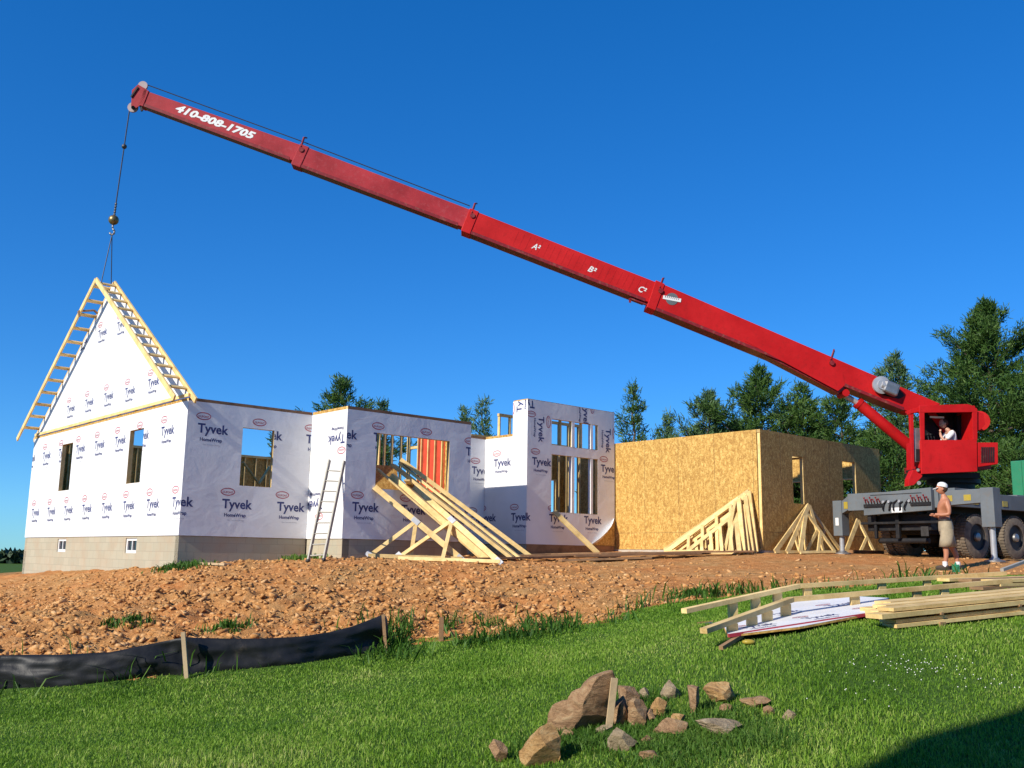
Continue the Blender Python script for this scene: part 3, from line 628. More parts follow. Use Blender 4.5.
def wall(root, F, s0, s1, z0=ZB, z1=ZT, holes=(), sheath=True, wrap=False, ws=None, logos=(), spacing=.6, thick=.09, studs=True, inner=None, name='wall', wz=None, lining=True, seams=False):
    """sheathing is the part; wrap, plates, studs and opening frames are its sub-parts"""
    mb = MB()
    if sheath: slab(mb, F, s0, s1, z0, z1, -.012, 0, holes)
    else: bx(mb, F, s0, s1, -.012-thick, -.012, z0, z0+.038)
    if seams:
        k = s0+seams
        while k < s1-.1:
            slab(mb, F, k-.004, k+.004, z0+.002, z1-.002, .0005, .0012, [(h[0]-.01, h[1]+.01, h[2]-.01, h[3]+.01) for h in holes], 1); k += 1.22
        if z1-z0 > 2.6: slab(mb, F, s0+.01, s1-.01, z0+.46, z0+.468, .0005, .0012, [(h[0]-.01, h[1]+.01, h[2]-.01, h[3]+.01) for h in holes], 1)
    w = mb.build(name, ['osb' if sheath else 'lumber', 'seam'], root)
    if wrap:
        wb = MB(); a, b = ws or (s0, s1); wzz = wz or (z0-.02, z1-.07)
        slab(wb, F, a, b, wzz[0], wzz[1], .001, .004, holes)
        for P, m in clip_rects([q for L in logos for q in L], (a+.002, b-.002, wzz[0], wzz[1]), holes): wb.add([F.P(x, .0058, y) for x, y in P], [tuple(range(len(P)))], m)
        wb.build('house_wrap', ['wrap', 'print_blue', 'print_red', 'print_grey'], w)
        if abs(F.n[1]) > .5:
            eb = MB(); slab(eb, F, a, b, wzz[1]+.001, z1-.001, .001, .0035, holes); eb.build('shaded_sheathing_edge', 'plank_dark', w)  # unwrapped strip on front walls, its dark tone paints in the shade there
    d1 = -.0125; d0 = d1-thick
    tp = MB(); bx(tp, F, s0, s1, d0, d1, z1-.038, z1); bx(tp, F, s0, s1, d0, d1, z1-.078, z1-.040); tp.build('top_plate', 'lumber', w)
    if sheath: bp = MB(); bx(bp, F, s0, s1, d0, d1, z0, z0+.038); bp.build('bottom_plate', 'lumber', w)
    if studs:
        k = s0+.02; ks = []
        while k < s1-.1: ks.append(k); k += spacing
        ks.append(s1-.04)
        for k in ks:
            segs = [(z0+.040, z1-.080)]
            for h in holes:
                if h[0]-.045 < k+.019 < h[1]+.045:
                    segs = [(z0+.040, h[2]-.040), (h[3]+.040, z1-.080)]
            for a, b in segs:
                if b-a > .08: sm = MB(); bx(sm, F, k, k+.038, d0+.001, d1-.001, a, b); sm.build('stud', 'lumber', w)
    if inner:
        ib = MB(); slab(ib, F, s0+.9, s1, z0, z1-.1, -.030, -.0135, holes); ib.build('inner_board', inner, w)
    if lining:
        for h in holes:
            fm = MB(); q = .004
            bx(fm, F, h[0]-.034, h[0]+q, d0, -.0005, h[2]-.036, h[3]+.036); bx(fm, F, h[1]-q, h[1]+.034, d0, -.0005, h[2]-.036, h[3]+.036)
            bx(fm, F, h[0]+q+.001, h[1]-q-.001, d0, -.0005, h[2]-.036, h[2]+q); bx(fm, F, h[0]+q+.001, h[1]-q-.001, d0, -.0005, h[3]-q, h[3]+.036)
            fm.build('opening_frame', 'lumber', w)
    return w

house = thing('house_under_construction', 'roofless house with white printed wrap walls on a block foundation', 'house', (HC[0], HC[1], 0), pi/2-AZ)
garage_o = HW(12.67, -6.22)
def FU(u, sgn=-1, v0=0):
    """wall plane u = const seen from -u: s grows as v falls"""
    return Face((u, v0), (0, -1), (-1, 0)) if sgn < 0 else Face((u, v0), (0, 1), (1, 0))
def FV(v, sgn=-1): return Face((0, v), (1, 0), (0, -1)) if sgn < 0 else Face((0, v), (-1, 0), (0, 1))

# logo rows, surveyed off each wall. gable wall: s = -v
def su(px, py, u): v, z = onu(px, py, u); return -v, z
def sv(px, py, v): return onv(px, py, v)
gl = []
bot = [su(px, 522, 0)[0] for px in (171, 145.5, 122, 100.5, 81, 63, 46.5, 31)]
top = [su(px, 425, 0)[0] for px in (162, 141, 116, 95, 76, 59, 42.6, 27)]
per = (bot[0]-bot[6])/6
zb_ = su(171, 512, 0)[1]; zt_ = su(162, 430, 0)[1]
for i in range(9): gl.append(place_logo(bot[0]-per*i, .98)); gl.append(place_logo(top[0]-per*i, 2.62))
H1 = su(62, 444, 0); 
winA = (-8.32, -7.42, 1.62, 2.93); winB = (-3.28, -2.42, 1.60, 2.90)
wall(house, FU(0), -10.95, -.10, holes=[winA, winB], wrap=True, ws=(-11.0, .0045), logos=gl, spacing=.8)
# section 1
l1 = []; s_ = bot[0]
x1 = sv(221, 520, -.004)[0]; x2 = sv(276, 525, -.004)[0]; t1 = sv(198, 425, -.004)[0]
l1 += [place_logo(bot[0], .98), place_logo(x1, .98), place_logo(x2, .98), place_logo(t1, 2.62), place_logo(t1+(x2-x1), 2.62), place_logo(t1+2*(x2-x1), 2.62)]
wall(house, FV(0), .004, 3.105, holes=[(1.33, 2.13, 1.50, 2.83)], wrap=True, ws=(0.0, 3.11), logos=l1, spacing=.4)
# jog between the first two sections
jl = [place_logo(.62, 2.82, pi), place_logo(1.55, 1.30, pi)]
jl = [place_logo(1.50, 2.72, pi), place_logo(.66, .98+.25, pi)]
wall(house, FU(3.12), .02, 1.48, wrap=True, ws=(.004, 1.574), logos=jl)
# section 2
b2 = sv(351.5, 525, -1.574)[0]; e2 = b2+(x2-x1); tl2 = sv(346, 430, -1.574)[0]
l2 = [place_logo(b2, .98), place_logo(e2, .98), place_logo(e2+(x2-x1), .98), place_logo(tl2-.42, 2.62), place_logo(sv(376, 430, -1.574)[0]-.06, 2.62), place_logo(sv(423, 430, -1.574)[0]-.02, 2.62), place_logo(sv(466, 450, -1.574)[0], 2.52)]
wall(house, FV(-1.57), 3.124, 6.78, holes=[(3.95, 6.12, 1.52, 2.82)], wrap=True, ws=(3.12, 6.80), logos=l2, spacing=.4)
# its far end wall, with red board on the inside
wall(house, FU(6.79, 1), -1.45, .56, wrap=True, ws=(-1.565, .56), inner='red_board', spacing=.3)
# porch wall and the left side of the tall bay
pl = [place_logo(8.62, 2.30), place_logo(8.55, .90)]
wall(house, FV(.57), 6.82, 9.08, wrap=True, ws=(6.82, 9.093), logos=pl)
lp = [place_logo(su(494, 460, 9.096)[0], 2.50), place_logo(su(511, 530, 9.096)[0], .98), place_logo(su(511, 530, 9.096)[0]-(x2-x1), .98)]
wall(house, FU(9.10), -.55, 1.10, wrap=True, ws=(-.565, 1.204), logos=lp)
# upper part of that side: only the front half metre is tall
wall(house, FU(9.10), .62, 1.10, z0=3.375, z1=4.30, wrap=True, ws=(.60, 1.204), wz=(3.302, 4.27), logos=[place_logo(.95, 3.95, pi/2)], spacing=.4)
# the tall bay
ht = [(10.02, 11.90, 3.10, 3.84), (10.02, 11.90, 1.24, 2.84)]
TF = FV(-1.20)
tls = [place_logo(sv(532, 470, -1.204)[0], 2.50), place_logo(sv(601, 480, -1.204)[0], 2.50), place_logo(su(511, 530, 9.096)[0]+9.1-1.2+.03, .98), place_logo(sv(549, 540, -1.204)[0], .98), place_logo(sv(584, 545, -1.204)[0], .98),
       place_logo(9.52, 3.85, -pi/2), place_logo(11.30, 4.45, -pi/2), place_logo(12.25, 3.78, -pi/2*1.0), place_logo(9.35, 4.25, pi)]
w = wall(house, TF, 9.104, 12.62, z1=4.30, holes=ht, spacing=.42)
wb = MB(); slab(wb, TF, 9.10, 11.62, .35, 4.285, .001, .004, ht)
slab(wb, TF, 11.62, 12.62, 1.14, 4.285, .001, .004, ht)
# torn lower right corner: stepped curve of wrap and the loose flap folded out of it
cv = [(11.62, .38), (11.86, .44), (12.08, .56), (12.28, .74), (12.45, .95), (12.56, 1.14)]
for (a, za), (b, zb2) in zip(cv[:-1], cv[1:]): wb.add([TF.P(a, .004, za), TF.P(b, .004, zb2), TF.P(b, .004, 1.14), TF.P(a, .004, 1.14)], [(0, 1, 2, 3)])
for i in range(len(cv)-1):
    (a, za), (b, zb2) = cv[i], cv[i+1]; k = lambda j: .16*sin(pi*min(j/4.5, 1)); 
    wb.add([TF.P(a, .005, za), TF.P(b, .005, zb2), TF.P(b+.02-.05*k(i+1), .02+k(i+1), zb2+.02+k(i+1)*1.1), TF.P(a+.02-.05*k(i), .02+k(i), za+.02+k(i)*1.1)], [(0, 1, 2, 3)])
for P, m in clip_rects([q for L in tls for q in L], (9.10, 12.61, .36, 4.28), ht, extra=[(.62, -1, 6.72)]): wb.add([TF.P(x, .0058, y) for x, y in P], [tuple(range(len(P)))], m)
wb.build('house_wrap', ['wrap', 'print_blue', 'print_red', 'print_grey'], w, fix=False)
mu = MB(); bx(mu, TF, 10.82, 10.93, -.10, .008, 1.25, 2.83); bx(mu, TF, 10.82, 10.93, -.10, .008, 3.11, 3.83); bx(mu, TF, 11.60, 11.69, -.10, .008, 1.25, 2.83); bx(mu, TF, 11.60, 11.69, -.10, .008, 3.11, 3.83)
mu.build('mullion', 'wrap', w)
# framing behind: rear walls and partitions
wall(house, FV(11.0, 1), -8.2, -.12, spacing=.42)
for a_, b_ in (((243, 462), (259, 484)), ((270, 466), (259, 484))):
    (ua, za), (ub, zb9) = onv(*a_, 7.0), onv(*b_, 7.02); q = MB(); q.beam((ua, 7.0, za), (ub, 7.02, zb9), .04, .10, (0, 1, 0)); q.build('brace', 'lumber', house)
for px in (379, 384.5, 392, 401, 409):
    u_ = sv(px, 450, 1.2)[0]; q = MB(); q.box(u_-.019, u_+.019, 1.16, 1.25, .37, 3.29); q.build('partition_stud', 'lumber', house)
q = MB(); q.box(3.25, 6.65, 1.16, 1.25, 3.293, 3.37); q.build('partition_plate', 'lumber', house)
wall(house, FV(1.5, 1), -13.6, -9.25, z1=3.55, spacing=.33, holes=[(-12.75, -12.25, .42, 2.4)])
wall(house, FV(.2), 9.3, 12.6, z1=4.05, sheath=False, spacing=.40)
wall(house, FV(4.6), 9.3, 13.2, z1=4.0, sheath=False, spacing=.6)
wall(house, FU(9.25, 1), 1.4, 4.4, sheath=False, spacing=.8, z1=3.37)
br = MB(); br.beam((9.95, -.9, 3.0), (11.1, .6, 4.2), .04, .14); br.build('brace', 'lumber', house)
br = MB(); br.beam((10.15, -.8, 2.9), (11.0, .9, 4.1), .04, .09); br.build('brace', 'lumber', house)
br = MB(); br.beam((9.35, 4.3, 4.0), (10.4, 2.9, 3.2), .04, .14); br.build('brace', 'lumber', house)
# slanted brace and loose sheet inside the wide opening
br = MB(); br.beam((3.9, .9, 1.2), (5.1, .9, 3.25), .04, .14, (0, 1, 0)); br.build('brace', 'lumber', house)
sh = MB(); sh.hexa([(5.35, .55, .4), (6.35, .35, .4), (6.35, .335, .4), (5.35, .535, .4)], [(5.25, 1.1, 2.35), (6.25, .9, 2.35), (6.25, .885, 2.35), (5.25, 1.085, 2.35)]); sh.build('leaning_sheet', 'osb', house)
# floor deck, foundation
def gz(u, v): p = HW(u, v); return s1(p[0], p[1])
fd = MB(); dk = MB()
def fwall(a, b, z0=-1.9, z1=.34, th=.2, holes=(), Fc=None, s=None):
    slab(fd, Fc, s[0], s[1], z0, z1, -th, -.02, holes)
bwA = (-8.02, -7.32, -.05, .36); bwB = (-3.05, -2.36, -.05, .345)
bwA = (-8.02, -7.32, -.05, .30); bwB = (-3.05, -2.36, -.05, .30)
fwall(0, 0, Fc=FU(0), s=(-11.0, .0-.02), holes=[bwA, bwB])
slab(fd, FV(0), .02, 3.12, -1.2, .34, -.2, -.021); slab(fd, FU(3.12), .0, 1.55, -1.2, .34, -.2, -.022)
slab(fd, FV(-1.57), 3.14, 6.79, -1.2, .34, -.2, -.02); slab(fd, FU(6.79, 1), -1.55, .58, -1.2, .34, -.2, -.02)
slab(fd, FV(.57), 6.8, 9.1, -1.2, .34, -.2, -.021); slab(fd, FU(9.10), -.57, 1.18, -1.2, .34, -.2, -.022)
slab(fd, FV(-1.2), 9.12, 12.62, -1.2, .34, -.2, -.02); slab(fd, FV(11.0, 1), -13.2, -.02, -1.2, .34, -.2, -.02)
f = fd.build('foundation', 'block', house)
for h in (bwA, bwB):
    q = MB(); slab(q, FU(0), h[0]+.001, h[1]-.001, h[2]+.001, h[3]-.001, -.10, -.045, [(h[0]+.07, h[1]-.07, h[2]+.07, h[3]-.06)]); bx(q, FU(0), (h[0]+h[1])/2-.02, (h[0]+h[1])/2+.02, -.09, -.05, h[2]+.07, h[3]-.06)
    wn_ = q.build('basement_window', 'white', f); q = MB(); bx(q, FU(0), h[0]+.07, h[1]-.07, -.085, -.08, h[2]+.07, h[3]-.06); q.build('window_pane', 'glass_dark', wn_)
dk = MB()
rim = [(.03, 10.97), (.03, .03), (3.15, .03), (3.15, -1.54), (6.76, -1.54), (6.76, .6), (9.13, .6), (9.13, -1.17), (12.6, -1.17), (12.6, 10.97)]
dk.prism([(a, b, .345) for a, b in rim], (0, 0, 0), (0, 0, .02)); dk.build('floor_deck', 'osb', house)
rb = MB(); slab(rb, FV(-1.2), 9.13, 12.62, .0, .355, -.018, -.006, m=0); rb.build('rim_board', 'plank_dark', house)

# ================================================================== GABLE PANEL
pk_v, pk_z = 5.42, 7.08
gp = thing('gable_panel', 'white triangular gable panel with timber rake ladders, hanging from the crane hook', 'gable panel', tuple(HW(0, pk_v, ZT+.01)), pi/2-AZ)
z0 = .10; rs = (pk_z-ZT-.10)   # local heights above the plate
hw = 5.48
def tri(mb, u0, u1, w, zb, zp, m=0, c=0): mb.prism([(0, -w+c, zb), (0, w+c, zb), (0, c, zp)], (u0, 0, 0), (u1, 0, 0), m)
mb = MB(); tri(mb, .001, .013, hw, .005, rs+.10); mb.build('sheathing', 'osb', gp)
mb = MB(); tri(mb, -.004, -.001, hw-.10, .075, rs+.06)
FG = Face((0, 0), (0, -1), (-1, 0)); sl_ = (rs+.0)/hw
ex = [(sl_, 1, rs-.02), (-sl_, 1, rs-.02)]
lg = []
for px, py in [(148, 385.5), (125, 394), (104, 399), (85, 405), (67, 411)]: a, z = su(px, py+1, 0); lg.append(place_logo(a+pk_v, z-ZT-.03, 0, .93))
for px, py in [(117, 327), (98, 335), (79, 343)]: a, z = su(px, py+3, 0); lg.append(place_logo(a+pk_v, z-ZT, 0, .93))
for P, m in clip_rects([q for L in lg for q in L], (-5.4, 5.4, .09, 4), [], ex): mb.add([FG.P(x, .0058, y) for x, y in P], [tuple(range(len(P)))], m)
mb.build('house_wrap', ['wrap', 'print_blue', 'print_red', 'print_grey'], gp)
mb = MB(); bx(mb, FG, -hw, hw, .005, .043, .0, .07); mb.build('bottom_chord', 'lumber', gp)
ang = atan((rs+.05)/hw)
for sg in (1, -1):
    dirn = np.array([0, sg*cos(ang), -sin(ang)]); nrm = np.array([0, sg*sin(ang), cos(ang)])
    top_ = np.array([0, 0, rs+.10]); Lr = hw/cos(ang)+.30
    def rk_pt(t, u, h=0): q = top_+dirn*t+nrm*h; return (u, q[1], q[2])
    for u, nm in ((-.45, 'fly_rafter'), (.03, 'wall_rafter')):
        mb = MB(); e = Lr if sg > 0 or u < 0 else Lr
        mb.beam(rk_pt(.02, u), rk_pt(e, u), .040, .13, up=tuple(nrm)); mb.build(nm, 'lumber', gp)
    k = .25
    while k < Lr-.1:
        mb = MB(); mb.beam(rk_pt(k, -.428), rk_pt(k, .008), .095, .038, up=tuple(nrm)); mb.build('lookout', 'lumber', gp); k += .55
for k in range(9):   # framing studs on the inner side
    v = -4.4+k*1.1; hh = rs*(1-abs(v)/hw)
    mb = MB(); mb.box(.015, .10, v-.019, v+.019, .01, hh); mb.build('stud', 'lumber', gp)
mb = MB(); mb.path([(-.47, .99, rs-.75), (-.50, 1.02, rs-.60), (-.1, 1.02, rs-.50), (.06, 1.0, rs-.62)], .03, 6); mb.build('lifting_strap', 'lumber_old', gp)

# ================================================================== GARAGE
GL = (12.67, -6.22)
gr = thing('garage_shell', 'tan wood chip sheathed garage box without roof, right of the wrapped house', 'garage', (HC[0], HC[1], 0), pi/2-AZ)
GB = .27
wall(gr, FU(12.67), 1.1, 6.105, z0=GB, seams=1.22, spacing=1.2)
gw = [(sv(792, 456, -6.22)[0], sv(804, 504, -6.22)[0]+.02, 1.52, 2.80), (sv(842, 461, -6.22)[0], sv(856, 500, -6.22)[0]+.05, 1.56, 2.86)]
wall(gr, FV(-6.22), 12.672, 18.90, z0=GB, holes=gw, seams=.9, spacing=.8)
wall(gr, FU(18.91, 1), -6.10, .4, z0=GB, spacing=1.2, holes=[(-5.75, -2.9, GB+.05, 2.50)])
wall(gr, FV(.5, 1), -18.8, -12.8, z0=GB, spacing=1.0)
mb = MB(); slab(mb, FU(12.67), 1.1, 6.20, -.8, GB-.01, -.2, .018); slab(mb, FV(-6.22), 12.675, 18.9, -.8, GB-.01, -.2, .016); slab(mb, FU(18.91, 1), -6.0, .4, -.8, GB-.01, -.2, .01); slab(mb, FV(.5, 1), -18.8, -12.8, -.8, GB-.01, -.2, .01)
mb.build('foundation', 'concrete', gr)
mb = MB(); mb.box(12.9, 18.7, -6.0, .3, -.3, .15); mb.build('floor_slab', 'concrete', gr)
br = MB(); br.beam((14.0, -5.9, 3.0), (15.6, -5.2, .5), .04, .09); br.build('brace', 'lumber', gr)
# ================================================================== CRANE
P0 = np.array([11.8, 26.0, 0.]); P0[2] = .10
ca = thing('mobile_crane', 'red telescopic truck crane on a grey carrier, its boom raised over the whole site', 'crane', tuple(P0), radians(33.3))
ax = np.array([cos(radians(33.3)), sin(radians(33.3)), 0]); bxv = np.array([sin(radians(33.3)), -cos(radians(33.3)), 0])
# carrier, local coordinates: x forward (away right), y = far side (+) / near side (-)
mb = MB(); mb.box(-2.45, 7.2, -.55, .55, 1.02, 1.38); mb.box(-2.2, 4.2, -.62, -.55, .95, 1.45); mb.box(-2.2, 4.2, .55, .62, .95, 1.45); mb.box(-1.9, 3.4, -.5, .5, .62, 1.0)
fr = mb.build('chassis', 'black', ca, bevel=.01)
mb = MB(); mb.box(-2.62, 4.35, -1.24, 1.24, 1.45, 1.60); mb.box(-2.62, 4.35, -1.25, -1.17, 1.28, 1.66); mb.box(-2.62, 4.35, 1.17, 1.25, 1.28, 1.66)
mb.box(-1.9, -.2, -1.22, -.70, 1.61, 1.74); mb.box(.9, 3.0, -1.2, -.6, 1.61, 1.70)
dk_ = mb.build('deck', 'grey', ca, bevel=.01)
mb = MB()
for x in (-1.2, .1, 1.6, 2.8): mb.box(x, x+.22, -1.262, -1.252, 1.36, 1.50)
mb.box(-2.70, -2.69, -1.7, -1.5, 1.36, 1.52) if 0 else None; mb.build('warning_label', 'yellow', dk_)
mb = MB()
for x in np.arange(2.0, 4.2, .30): mb.tube((x, -1.27, 1.18), (x, -1.24, 1.24), .05, .05, 8)
mb.build('hose_fitting', 'steel', dk_)
# rear outrigger beam, box legs and jacks
xb = -2.55
bm_ = MB(); bm_.box(xb-.17, xb+.17, -1.30, 1.30, 1.22, 1.66); og = bm_.build('outrigger_housing', 'grey', ca, bevel=.012)
def outrig(yend, zt, zb, foot, name='outrigger', wbox=.2, sgn=1):
    mb = MB(); y0 = sgn*1.305
    mb.hexa([(xb-.13, y0, 1.26), (xb+.13, y0, 1.26), (xb+.13, y0, 1.62), (xb-.13, y0, 1.62)], [(xb-.13, yend-sgn*wbox, zt-.34), (xb+.13, yend-sgn*wbox, zt-.34), (xb+.13, yend-sgn*wbox, zt-.02), (xb-.13, yend-sgn*wbox, zt-.02)])
    o = mb.build(name, 'grey', ca, bevel=.008)
    mb = MB(); mb.box(xb-.15, xb+.15, min(yend-sgn*wbox, yend+sgn*wbox), max(yend-sgn*wbox, yend+sgn*wbox), zb, zt); mb.build('jack_box', 'grey', o, bevel=.012)
    mb = MB(); mb.tube((xb, yend, foot+.06), (xb, yend, zb+.05), .065, .065, 14); mb.build('jack_ram', 'chrome', o, smooth='auto')
    mb = MB(); mb.lathe([(0, .22), (.03, .22), (.05, .12), (.09, .09)], (xb, yend, foot), (0, 0, 1), 18); mb.build('jack_foot', 'steel', o, smooth='auto')
    return o
def loc2w(x, y): q = P0+ax*x-bxv*y; return q
q = loc2w(xb, -2.50); fz = s1(q[0], q[1])-P0[2]; outrig(-2.50, 1.64, .74, fz, sgn=-1, wbox=.16)
q = loc2w(xb, 1.66); fz2 = s1(q[0], q[1])-P0[2]; oo = outrig(1.66, 1.50, .58, fz2, sgn=1, wbox=.14)
mb = MB(); mb.box(xb-.157, xb-.152, 1.62, 1.72, .85, 1.05); mb.build('white_label', 'white', oo)
mb = MB(); mb.box(xb-.137, xb-.132, 1.33, 1.45, 1.28, 1.46); mb.build('warning_label', 'yellow', oo)
mb = MB(); mb.box(xb-.3, xb+.3, -2.80, -2.20, fz-.10, fz); mb.build('jack_pad', 'lumber_old', ca)
mb = MB(); mb.box(xb-.3, xb+.3, 1.36, 1.96, fz2-.10, fz2); mb.build('jack_pad', 'lumber_old', ca)
# front outriggers folded in
for sgn in (-1, 1):
    mb = MB(); mb.box(3.5, 3.8, sgn*1.26-.06, sgn*1.26+.12, .85, 1.66); mb.build('outrigger', 'grey', ca, bevel=.01)
for y in (-1.55, -2.02):
    mb = MB(); mb.box(xb-.137, xb-.132, y-.09, y+.09, 1.36, 1.50); mb.build('warning_label', 'yellow', ca)
# rear control panel with levers
mb = MB(); px_ = xb-.17
mb.hexa([(px_-.13, -1.2, 1.16), (px_-.13, .72, 1.08), (px_-.005, .72, 1.08), (px_-.005, -1.2, 1.16)], [(px_-.13, -1.2, 1.70), (px_-.13, .72, 1.62), (px_-.005, .72, 1.62), (px_-.005, -1.2, 1.70)])
pn = mb.build('control_panel', 'grey', ca, bevel=.01)
r = np.random.default_rng(8)
for grp in (-.92, .42):
    for k in range(6):
        y = grp+(k-2.5)*.085; mb = MB(); mb.tube((px_-.13, y, 1.36), (px_-.21, y, 1.46+.05*(k % 2)), .014, .012, 6); mb.ball((px_-.215, y, 1.47+.05*(k % 2)), .022, 6); mb.build('lever', 'red_dark', pn, smooth=True)
    mb = MB(); mb.box(px_-.165, px_-.131, grp-.27, grp+.27, 1.28, 1.36); mb.build('valve_block', 'black', pn)
mb = MB(); mb.box(px_-.136, px_-.131, -.95, .50, 1.575, 1.59); mb.build('panel_slot', 'black', pn)
mb = MB(); mb.box(px_-.137, px_-.131, -.40, -.10, 1.13, 1.25); mb.build('white_label', 'white', pn)
for k in range(5):
    y = -.58+k*.15; mb = MB(); pts = [(px_-.135, y, 1.44-.05*(k % 2)), (px_-.18, y+.04+.03*(k % 3), 1.36), (px_-.18, y+.10-.04*(k % 2), 1.25-.03*(k % 3)), (px_-.14, y+.10, 1.18)]; mb.path(pts, .018, 6); mb.build('hose', 'black', pn, smooth=True)
for k in range(4):
    mb = MB(); y = (-.62, -.35, -.05, .10)[k]; mb.lathe([(0, .03), (.02, .04), (.05, .035)], (px_-.13, y, 1.40), (-1, 0, 0), 12); mb.build('gauge', 'chrome', pn, smooth='auto')
mb = MB(); mb.box(px_+.25, px_+.5, -.9, .9, .70, 1.10); mb.box(px_+.1, px_+.18, -1.2, 1.0, .86, .92); mb.box(px_+.12, px_+.2, -.1, .0, .5, 1.1); mb.box(px_+.12, px_+.2, .55, .62, .5, 1.1); mb.tube((px_+.3, -.8, .45), (px_+.3, .6, .45), .07, .07, 10); mb.build('rear_bumper', 'black', ca, bevel=.01)
mb = MB(); mb.box(px_-.02, px_+.0, -1.0, -.8, .55, .78); mb.build('mud_flap', 'rubber', ca)
# wheels
def wheel(x, y, sgn, zc=.53):
    q = loc2w(x, y); g = s1(q[0], q[1])-P0[2]; zc = g+.535
    R_ = .55; W = .30
    prof = [(-W/2, R_*.60), (-W/2-.01, R_*.80), (-W/2+.02, R_*.95), (-W/2+.06, R_), (W/2-.06, R_), (W/2-.02, R_*.95), (W/2+.01, R_*.80), (W/2, R_*.60)]
    prof = prof+[(W/2-.13, R_*.56), (-W/2+.13, R_*.56), prof[0]]; mb = MB(); mb.lathe(prof, (x, y, zc), (0, sgn, 0), 44, caps=False)
    for i in range(44):
        a = 2*pi*i/44
        for k in (-1, 1):
            c = np.array([x+cos(a+.05*k)*R_*1.006, y+k*.075, zc+sin(a+.05*k)*R_*1.006]); mb.beam(c-np.array([0, .06, 0]), c+np.array([0, .06, 0]), .045, .03, up=(cos(a), 0, sin(a)), m=0)
    wl = mb.build('wheel', 'rubber_dusty', ca, smooth='auto')
    yo = sgn*(W/2-.02)
    mb = MB(); mb.lathe([(yo*1-sgn*.02, R_*.61), (yo+sgn*.015, R_*.60), (yo+sgn*.0, R_*.56), (yo-sgn*.09, R_*.50), (yo-sgn*.10, R_*.22), (yo-sgn*.02, R_*.20), (yo+sgn*.01, R_*.15)], (x, y, zc), (0, 1, 0), 32)
    for i in range(10):
        a = 2*pi*i/10; mb.tube((x+cos(a)*R_*.34, y+yo-sgn*.095, zc+sin(a)*R_*.34), (x+cos(a)*R_*.34, y+yo-sgn*.06, zc+sin(a)*R_*.34), .018, .018, 6)
    mb.build('rim', 'black', wl, smooth='auto')
    mb = MB(); mb.lathe([(yo-sgn*.03, R_*.21), (yo+sgn*.03, R_*.19), (yo+sgn*.05, R_*.12)], (x, y, zc), (0, 1, 0), 20); mb.build('hub', 'steel', wl, smooth='auto')
for x in (-1.0, .72, 5.6):
    for sgn in (-1, 1):
        wheel(x, sgn*1.05, sgn)
        if x < 3: wheel(x, sgn*.72, sgn)
for x in (-1.0, .72, 5.6): mb = MB(); mb.tube((x, -1.0, .55), (x, 1.0, .55), .09, .09, 12); mb.ball((x, 0, .55), .24, 8); mb.build('axle', 'black', ca, smooth=True)
mb = MB(); mb.box(.95, 1.15, -1.0, -.75, .60, 1.0); mb.tube((1.3, -.95, .85), (2.6, -.95, .85), .26, .26, 18); mb.build('fuel_tank', 'black', ca, smooth='auto')
# green cab at the front
mb = MB(); mb.prism([(4.92, 0, 1.2), (7.1, 0, 1.2), (7.1, 0, 2.2), (6.75, 0, 3.0), (4.92, 0, 3.02)], (0, -1.2, 0), (0, 1.2, 0)); cb_ = mb.build('truck_cab', 'green_paint', ca, bevel=.03)
mb = MB()
for k in range(6): mb.box(4.895, 4.92, -1.15+k*.4, -1.08+k*.4, 1.3, 3.0)
mb.build('cab_rib', 'green_paint', cb_)
for sgn in (-1, 1):
    mb = MB(); mb.prism([(5.3, 0, 2.2), (6.6, 0, 2.2), (6.35, 0, 2.85), (5.3, 0, 2.85)], (0, sgn*1.201, 0), (0, sgn*1.208, 0)); mb.build('side_window', 'glass_dark', cb_)

# superstructure frame: origin at the slew centre, X towards the boom tip, Y towards the camera side
T3 = atd(140, 97, float(HW(-.2, pk_v)[1])); BB = atd(955, 420, 26.2)
nP = np.cross(BB-T3, [0, 0, 1]); nP /= np.linalg.norm(nP)
if nP[1] > 0: nP = -nP                     # nP points to the camera side
OFF = .17
def onb(x, y, off=OFF): r = ray(x, y); return r*(((T3+nP*off)@nP)/(r@nP))
def boxsec(tl, bl, tr, br, w, off=OFF):
    """a box beam whose near side is seen with these corners; w = its width"""
    c = [onb(*p, off) for p in (tl, bl, br, tr)]; mb = MB(); mb.hexa(c, [p-nP*w for p in c]); return mb, c
XV = lambda a, b, t: (a[0]+(b[0]-a[0])*t, a[1]+(b[1]-a[1])*t)
